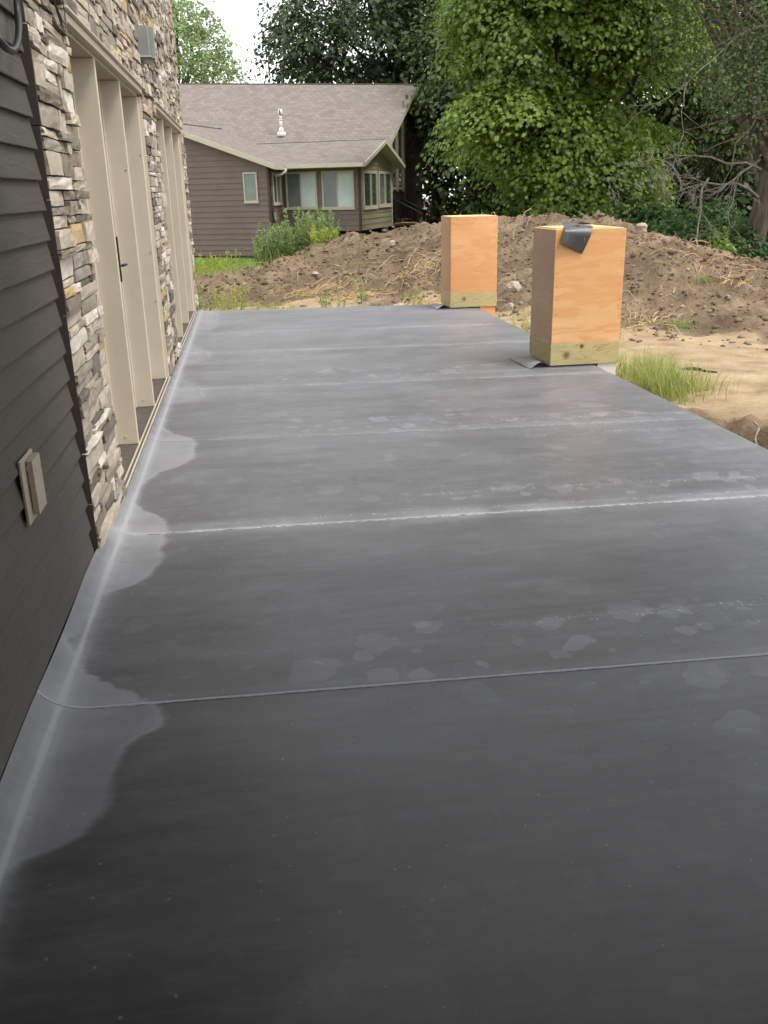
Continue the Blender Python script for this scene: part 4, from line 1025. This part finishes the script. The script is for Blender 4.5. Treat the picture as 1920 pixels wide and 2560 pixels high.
tree('poplar_tree', 'pale green tree against the white sky left of the bungalow chimney', (-2.6, 47, 0), 11,
     [(-2.6, 46, 8.0, 2.4, 2.4, 3.4, 120), (-1.1, 46, 6.9, 1.5, 1.6, 1.7, 40), (-4.5, 47, 8, 2.4, 2.4, 4, 60)], 52, .72, .17, KITE, LL, M['bark_grey'], .25, 13, 14, .6, 3.8)
# rough-barked tree at the right edge with dead limbs
rt = tree('rough_bark_tree', 'rough grey-barked tree at the right edge with bare dead limbs', (10.95, 19.0, -.05), 9.5,
     [(10.6, 19.2, 5.2, 2.3, 2.0, 1.9, 80), (10.6, 18.2, 3.4, 1.5, .9, 1.2, 26), (12.0, 19.5, 3.6, 1.6, 1.8, 1.8, 24), (9.6, 19.6, 6.6, 1.8, 1.8, 1.5, 30)], 170, .75, .075, KITE, LR, M['bark_grey'], .24, 14, 16, .6, 1.6, None, (.35, .2))
def dead_branch(b, p, d, L, r, depth, rng):
    n = 6; pts = [np.array(p, float)]; d = np.array(d, float); d /= np.linalg.norm(d)
    for i in range(n):
        d = d + rng.normal(size=3) * .20 + np.array([0, 0, -.07]); d /= np.linalg.norm(d); pts.append(pts[-1] + d * L / n)
    b.tube([tuple(q) for q in pts], [r * (1 - .72 * i / n) for i in range(n + 1)], 5)
    if depth > 0:
        for k in range(5 if depth > 1 else 4):
            i = int(rng.integers(2, n + 1)); dd = d + rng.normal(size=3) * .75 + np.array([0, 0, -.25]); dead_branch(b, pts[i], dd, L * rng.uniform(.38, .62), max(r * .5 * (1 - .4 * i / n), .006), depth - 1, rng)
rg = np.random.default_rng(77); b = MB()
dead_branch(b, (10.75, 18.8, 1.35), (-1, -.15, .12), 2.0, .036, 3, rg); dead_branch(b, (10.75, 18.8, 1.9), (-1, -.2, .25), 2.3, .034, 3, rg)
dead_branch(b, (9.5, 18.6, 1.75), (-.8, -.2, -.5), 1.6, .028, 3, rg); dead_branch(b, (10.7, 18.8, 2.1), (-.8, -.1, -.6), 1.4, .03, 2, rg); dead_branch(b, (10.6, 18.9, 4.6), (-1, 0, -.15), 2.3, .032, 2, rg)
b.build('dead_limb', M['dead'], rt, True)
# woodland trees that can be told apart
for (x, y, h, lab, sd_, e, lm) in (
    (12.8, 30.5, 11, 'dark tree with upright trunk between the maple and the rough-barked tree', 21, [(12.8, 30, 5.2, 2.6, 2.4, 3.0, 80), (12.6, 30, 9, 3, 2.5, 2.4, 40)], LW),
    (15.6, 29.0, 10, 'mid green tree behind the rough-barked tree', 22, [(15.4, 29, 5.0, 2.7, 2.4, 3.2, 80), (15.8, 29, 8.5, 3, 2.4, 2.2, 40)], LW),
    (7.2, 35.5, 9, 'slender shaded tree just right of the bungalow', 23, [(7.5, 35.5, 5.2, 1.0, 1.6, 2.4, 36)], LW),
    (8.4, 34.0, 8, 'thin forked tree between the bungalow and the maple', 24, [(8.9, 34, 4.6, 1.5, 1.6, 2.2, 40)], LO)):
    tree('woodland_tree', lab, (x, y, .1), h, e, 110, .95, .2, KITE, lm, M['bark'], .16, sd_, 12, .55, 1.2, 'trees at the edge of the wood')
# the wood behind: one dense mass
rng = np.random.default_rng(31); n = 620
C = np.stack([rng.uniform(5.5, 34, n), rng.uniform(36, 47, n), rng.uniform(.3, 13.5, n)], -1); C = np.concatenate([C, np.stack([rng.uniform(8.2, 24, 260), rng.uniform(32, 37, 260), rng.uniform(.0, 2.6, 260)], -1)])
k = (C[:, 0] > 6.2 + np.maximum(C[:, 1] - 36, 0) * .12) & in_view(C, 250); C = C[k]
idx = np.repeat(np.arange(len(C)), 115); L = rng.normal(size=(len(idx), 3)) * np.array([.85, .7, .6])
V, F = leaves(C[idx] + L, np.array([0, -.35, .6]) + rng.normal(size=(len(idx), 3)) * .6, .27 * (.6 + .7 * rng.random(len(idx))), KITE, rng)
wm = np_mesh('woodland', V, F, LW, None, {'tint': np.repeat(np.clip(.6 * rng.random(len(C))[idx] + .3 * rng.random(len(idx)), 0, 1), 4)})
tag(wm, 'dense dark green wood closing off the view behind the maple', 'woodland', None, 'stuff')
for i, (x, y, lab) in enumerate(((9.6, 22.6, 'low dark shrub under the left side of the maple behind the mound'), (11.4, 22.0, 'leafy shrub between the maple and the rough-barked tree'), (12.6, 20.6, 'shrub beside the foot of the rough-barked tree at the right edge'), (6.6, 24.6, 'low shrub just behind the farther plywood box'), (9.6, 19.2, 'dark shrub below the hanging dead limbs'))):
    s = empty('shrub', (x, y, gz(x, y)), lab, 'shrub', 'shrubs along the back of the mound'); rng = np.random.default_rng(50 + i); z = gz(x, y)
    hh = (.95, .9, .9, .9, .75)[i]
    crown('foliage', [(x, y, z + hh * .55, 1.45, 1.0, hh * .75, 36)], 120, .5, .12, KITE, LS, s, rng, .6, z)
    b = MB()
    for k in range(6): limb(b, (x, y, z - .1), (x + rng.uniform(-.8, .8), y + rng.uniform(-.5, .5), z + hh * .8), .025, .006, rng, 5, .05, 4)
    b.build('stem', M['bark'], s, True)
x, y = 8.85, 16.6; z = gz(x, y); s = empty('sapling', (x, y, z), 'small bright sapling on the back slope of the mound before the rough-barked tree', 'sapling')
rng = np.random.default_rng(90); crown('foliage', [(x, y, z + .38, .16, .16, .26, 14)], 22, .14, .075, KITE, LM, s, rng, .7, z); b = MB(); limb(b, (x, y, z - .05), (x, y, z + .6), .012, .004, rng, 4, 0, 5); b.build('stem', M['bark'], s, True)

# ------------------------------------------------------------------ weeds and grass
def blades(n, cx, cy, rx, ry, h, w, rng, spread=.75, zfun=gz):
    x = cx + rng.normal(size=n) * rx; y = cy + rng.normal(size=n) * ry; z = ground_z(x, y) - .02
    hh = h * (.45 + .75 * rng.random(n)); a = rng.uniform(0, 2 * math.pi, n); dirx, diry = np.cos(a), np.sin(a); sp = spread * (.3 + rng.random(n)); ww = w * (.6 + .8 * rng.random(n))
    tt = np.array([0, .35, .7, 1.0]); wv = np.array([1, .85, .55, .05]); V = np.zeros((n, 4, 2, 3))
    for i, (t, q) in enumerate(zip(tt, wv)):
        px = x + dirx * sp * hh * t ** 2; py = y + diry * sp * hh * t ** 2; pz = z + hh * (t - .22 * sp * t ** 2.5)
        for j, s in enumerate((-1, 1)): V[:, i, j] = np.stack([px - diry * ww * q * s, py + dirx * ww * q * s, pz], -1)
    base = (np.arange(n) * 8)[:, None, None]; F = base + np.array([[0, 1, 3, 2], [2, 3, 5, 4], [4, 5, 7, 6]])[None]
    tint = np.repeat(rng.random(n), 8); return V.reshape(-1, 3), F.reshape(-1, 4), tint
GM = leaf_mat('grass_blade', (.12, .19, .04), (.40, .42, .13), .4); GG = leaf_mat('green_grass', (.10, .19, .03), (.24, .36, .07), .4)
def tuft(name, label, parts, mat, seed, group=None, cat='grass tuft'):
    rng = np.random.default_rng(seed); Vs, Fs, Ts = [], [], []; o = 0
    for p in parts:
        V, F, T = blades(*p, rng); Vs.append(V); Fs.append(F + o); Ts.append(T); o += len(V)
    ob = np_mesh(name, np.concatenate(Vs), np.concatenate(Fs), mat, None, {'tint': np.concatenate(Ts)}); return tag(ob, label, cat, group)
GT = 'grass tufts on the sand'
tuft('grass_tuft', 'large yellow-green grass tuft beside the deck right of the nearer box', [(520, 4.2, 9.2, .22, .34, .34, .004), (420, 4.02, 8.5, .12, .25, .40, .004), (240, 4.35, 8.6, .16, .2, .26, .004), (160, 4.5, 9.7, .2, .2, .2, .004)], GM, 1, GT)
tuft('grass_tuft', 'small green tuft against the base of the nearer box', [(260, 4.0, 10.6, .16, .18, .22, .005)], GG, 2, GT)
tuft('grass_tuft', 'thin grass tuft seen between the two plywood boxes', [(260, 3.95, 12.2, .22, .5, .5, .004)], GM, 3, GT)
tuft('grass_tuft', 'small tuft on the lower slope of the mound at right', [(140, 6.1, 12.4, .12, .12, .16, .004)], GG, 4, GT)
tuft('grass_tuft', 'sparse tuft high on the mound near the right edge', [(90, 7.3, 14.0, .08, .1, .14, .004)], GG, 5, GT)
lw = tuft('lawn_grass', None, [(5200, -1.4, 26.5, 1.1, 1.3, .16, .008), (1500, -.6, 22.2, .8, .6, .22, .008)], GG, 7, None, None); tag(lw, 'strip of green lawn in front of the bungalow wall', 'lawn', None, 'stuff')
dg = tuft('sparse_grass', None, [(800, -.9, 17.0, .9, .8, .18, .004), (500, .4, 16.2, .8, .5, .16, .004), (260, 2.6, 15.2, 1.0, .4, .2, .004), (300, -.2, 20.5, .9, .8, .25, .006)], GM, 8, None, None); tag(dg, 'sparse dry grass scattered over the sand beyond the deck', 'grass', None, 'stuff')
def weed(label, spots, h, mat, seed, lsz=.05, nleaf=26, group='weeds beyond the deck', name='weed', bend=.16, cat='weed'):
    rng = np.random.default_rng(seed); (cx, cy) = spots[0][:2]
    w = empty(name, (cx, cy, gz(cx, cy)), label, cat, group); b = MB(); P = []; N = []
    for (x, y, rad, n, hs) in spots:
        for k in range(n):
            a, q = rng.uniform(0, 2 * math.pi), rad * math.sqrt(rng.random()); bx, by = x + q * math.cos(a), y + q * math.sin(a); bz = gz(bx, by) - .03
            H = h * hs * rng.uniform(.6, 1.1) * (1 - .35 * (q / max(rad, .01)) ** 2); d = np.array([q / max(rad, .01) * math.cos(a) * bend * 1.3 + rng.normal() * bend * .5, q / max(rad, .01) * math.sin(a) * bend * 1.3 + rng.normal() * bend * .5, 1.0])
            tip = np.array([bx, by, bz]) + d * H; mid = np.array([bx, by, bz]) + d * H * .5 + np.array([-d[0], -d[1], 0]) * H * .12
            pts = [np.array([bx, by, bz]) * (1 - t) ** 2 + 2 * mid * t * (1 - t) + tip * t * t for t in np.linspace(0, 1, 5)]
            b.tube([tuple(p) for p in pts], [.006, .005, .004, .003, .0015], 3, 0, False)
            t = rng.random(nleaf) ** .7 * .88 + .12; base = np.array([bx, by, bz])
            pp = base * ((1 - t) ** 2)[:, None] + 2 * mid * (t * (1 - t))[:, None] + tip * (t * t)[:, None]
            P.append(pp + rng.normal(size=pp.shape) * (.035 * (1.15 - t))[:, None]); N.append(rng.normal(size=pp.shape) + np.array([0, 0, .4]))
    b.build('stems', mat, w); P = np.concatenate(P); N = np.concatenate(N)
    V, F = leaves(P, N, lsz * (.5 + rng.random(len(P))), KITE * np.array([.55, 1, 1]), rng, -.6)
    np_mesh('leaves', V, F, mat, w, {'tint': np.repeat(rng.random(len(P)), 4)}); return w
WM = leaf_mat('weed_leaf', (.15, .23, .075), (.33, .42, .17), .4); WY = leaf_mat('yellow_weed_leaf', (.26, .32, .06), (.45, .50, .12), .4)
weed('big clump of tall feathery green weeds in front of the sun room bay', [(.62, 22.6, .45, 110, 1.0), (1.2, 22.4, .5, 80, 1.0), (1.75, 22.1, .35, 36, .75)], 1.25, WM, 61, .06, 60, name='weed_clump', cat='weeds')
weed('yellowish leafy weed at the foot of the tall weed clump', [(1.75, 21.6, .3, 30, 1.0)], .5, WY, 62, .08, 22)
weed('loose pale weeds left of the tall clump by the brown wall', [(-.55, 23.2, .5, 40, 1.0), (-1.2, 23.6, .4, 20, 1.0)], .75, WY, 63, .06, 24)
weed('green weed beside the end of the stone wall', [(-1.05, 16.8, .35, 34, 1.0)], .55, WM, 64, .06, 24)
weed('spindly pale weed just past the far deck edge at left', [(-.35, 15.9, .22, 20, 1.0)], .85, WY, 65, .05, 28)
weed('low tangled weed past the far deck edge', [(.35, 15.6, .3, 22, 1.0)], .45, WY, 66, .045, 22)
weed('thin tall weed past the middle of the far deck edge', [(1.35, 15.6, .2, 14, 1.0)], .62, WM, 67, .045, 24)
weed('single upright weed left of the farther box', [(1.95, 15.8, .08, 5, 1.0)], .95, WM, 68, .05, 34)
weed('grey-green weed near the farther box', [(2.75, 15.4, .15, 9, 1.0)], .5, WY, 69, .04, 20)

# ------------------------------------------------------------------ loose things on the dirt
ICO = None
def rock_mesh(name, c, r, mat, seed, sub=2, squash=.7):
    import bmesh
    bm = bmesh.new(); bmesh.ops.create_icosphere(bm, subdivisions=sub, radius=1.0); rr = random.Random(seed)
    ph = [rr.uniform(0, 6) for _ in range(6)]
    for v in bm.verts:
        k = 1 + .16 * math.sin(v.co.x * 3 + ph[0]) + .14 * math.sin(v.co.y * 4 + ph[1]) + .12 * math.sin(v.co.z * 5 + ph[2]) + rr.uniform(-.05, .05); v.co *= k
        v.co.z *= squash
    me = bpy.data.meshes.new(name); bm.to_mesh(me); bm.free(); me.materials.append(mat)
    o = bpy.data.objects.new(name, me); COL.objects.link(o); o.location = c; o.scale = (r, r * .85, r); o.rotation_euler = (0, 0, rr.uniform(0, 6)); return o
M['rock'] = stone_mat('field_rock', (.45, .38, .31), .7)
for i, (x, y, r, lab) in enumerate(((2.62, 16.3, .10, 'pale round rock left of the farther box at the foot of the mound'), (4.55, 15.6, .14, 'large pale rock on the mound between the two boxes'), (4.3, 15.0, .08, 'smaller rock just below the large rock between the boxes'), (1.35, 19.2, .07, 'small light rock on the left slope of the mound'), (7.15, 16.4, .13, 'brown clod-covered rock on the mound crest right of the nearer box'), (3.1, 20.0, .08, 'small rock near the left crest of the mound'))):
    tag(rock_mesh('rock', (x, y, gz(x, y) + r * .25), r, M['rock'], 300 + i), lab, 'rock', 'rocks on the dirt')
def scatter_clods():
    rng = np.random.default_rng(5); n = 15000
    x = rng.uniform(-2, 11, n); y = rng.uniform(9, 21.5, n)
    Yc = np.interp(x, CREST[:, 0], CREST[:, 1]); wf = np.interp(x, [-3, -1, 1, 3.6, 5.2, 7, 10, 14], [1.2, 1.6, 3.4, 5.6, 6.6, 6.0, 4.5, 3.0])
    s = (y - (Yc - wf)) / wf; k = (s > -.12) & (s < 1.12) & ~((x < 3.6) & (y < 14.3)); k &= rng.random(n) < np.clip(s * 1.6 + .35, .15, 1); x, y = x[k], y[k]; n = len(x)
    r = np.clip(np.exp(rng.normal(-4.05, .5, n)), .007, .06); z = ground_z(x, y) + r * .2
    ph = (1 + 5 ** .5) / 2; I = np.array([(-1, ph, 0), (1, ph, 0), (-1, -ph, 0), (1, -ph, 0), (0, -1, ph), (0, 1, ph), (0, -1, -ph), (0, 1, -ph), (ph, 0, -1), (ph, 0, 1), (-ph, 0, -1), (-ph, 0, 1)]) / 1.9
    FI = np.array([(0, 11, 5), (0, 5, 1), (0, 1, 7), (0, 7, 10), (0, 10, 11), (1, 5, 9), (5, 11, 4), (11, 10, 2), (10, 7, 6), (7, 1, 8), (3, 9, 4), (3, 4, 2), (3, 2, 6), (3, 6, 8), (3, 8, 9), (4, 9, 5), (2, 4, 11), (6, 2, 10), (8, 6, 7), (9, 8, 1)])
    V = I[None] * (1 + rng.normal(size=(n, 12, 1)) * .22) * r[:, None, None] * np.array([1.15, 1, .75]) + np.stack([x, y, z], -1)[:, None]
    F = FI[None] + (np.arange(n) * 12)[:, None, None]
    m = NM('dirt_clod'); a = m.attr('tint'); col = m.ramp(a.outputs['Fac'], [(0, (.11, .078, .055)), (.55, (.20, .146, .102)), (.9, (.27, .21, .155)), (1.0, (.45, .38, .30))])
    col = m.mix(m.ramp(m.noise(40), [(.45, 0.0), (.7, .6)]), col, (.08, .055, .038)); mat = m.base(col, .95, .1)
    o = np_mesh('dirt_clods', V.reshape(-1, 3), F.reshape(-1, 3), mat, None, {'tint': np.repeat(.12 + .88 * rng.random(n), 12)}); tag(o, 'clods of brown soil all over the dirt mound', 'dirt clods', None, 'stuff')
scatter_clods()
def strands(name, label, cat, spots, mat, seed, r, lift):
    rng = np.random.default_rng(seed); b = MB()
    for (x, y, sx, sy, n, L) in spots:
        for k in range(n):
            px, py = x + rng.normal() * sx, y + rng.normal() * sy; a = rng.uniform(0, math.pi * 2); l = L * rng.uniform(.4, 1.3); pts = []; da = rng.normal() * .45; up = rng.uniform(0, lift); zb = gz(px, py)
            for i in range(4):
                t = i / 3; pts.append((px, py, max(gz(px, py) + .012, zb + .012) + up * math.sin(math.pi * t))); px += math.cos(a) * l / 3; py += math.sin(a) * l / 3; a += da / 3
            rr = r * rng.uniform(.6, 1.3); b.tube(pts, [rr, rr, rr, rr * .5], 3, 0, False)
    return tag(b.build(name, mat, None), label, cat, None, 'stuff')
M['straw'] = simple('straw', (.55, .41, .20), .8, .2, var=.35, scale=5); M['root'] = simple('dry_root', (.36, .26, .165), .85, .15, var=.35, scale=4)
strands('straw', 'dry straw lying along the foot of the mound', 'straw', [(1.3, 18.3, .4, .15, 90, .4), (2.0, 17.6, .35, .15, 90, .4), (2.9, 16.3, .35, .15, 80, .4), (3.4, 15.6, .3, .15, 60, .35), (3.4, 18.2, .3, .4, 60, .35), (5.6, 12.9, .35, .3, 70, .35), (7.6, 13.8, .25, .3, 30, .35), (4.2, 12.0, .4, .5, 30, .3)], M['straw'], 71, .0042, .07)
strands('dead_roots', 'pale roots and dead stalks sticking out of the dirt mound', 'roots', [(3.0, 19, .6, .6, 26, .8), (4.6, 17.5, .6, 1.0, 22, .6), (6.6, 15.4, .5, .8, 26, .55), (7.8, 14.6, .5, .8, 26, .55), (1.2, 19.4, .6, .5, 14, .5), (5.5, 18.6, 1.0, .3, 16, .4), (6.3, 13, .6, .7, 16, .4)], M['root'], 72, .008, .16)
b = MB(); pts = [(3.98, 6.55, -.36), (4.02, 6.66, -.31), (4.09, 6.74, -.26), (4.10, 6.84, -.23)]; b.tube(smooth_pts(pts), .009, 6); tag(b.build('bare_root', M['lichen'], None, True), 'pale crooked root lying by the deck edge at right', 'root')
b = MB(); pts = [(4.82, 9.65, gz(4.82, 9.65) + .012), (4.92, 9.54, gz(4.92, 9.54) + .02), (5.02, 9.47, gz(5.02, 9.47) + .008), (5.1, 9.36, gz(5.1, 9.36) + .01)]; b.tube(smooth_pts(pts), [.008, .012, .016, .018, .02, .02, .019, .018, .016, .014, .012, .01, .006], 6); tag(b.build('dark_crack', M['bark'], None, True), 'dark crack in the sand right of the large tuft', 'sand_crack')  # dark bent tube standing in for a dark crack in the sand
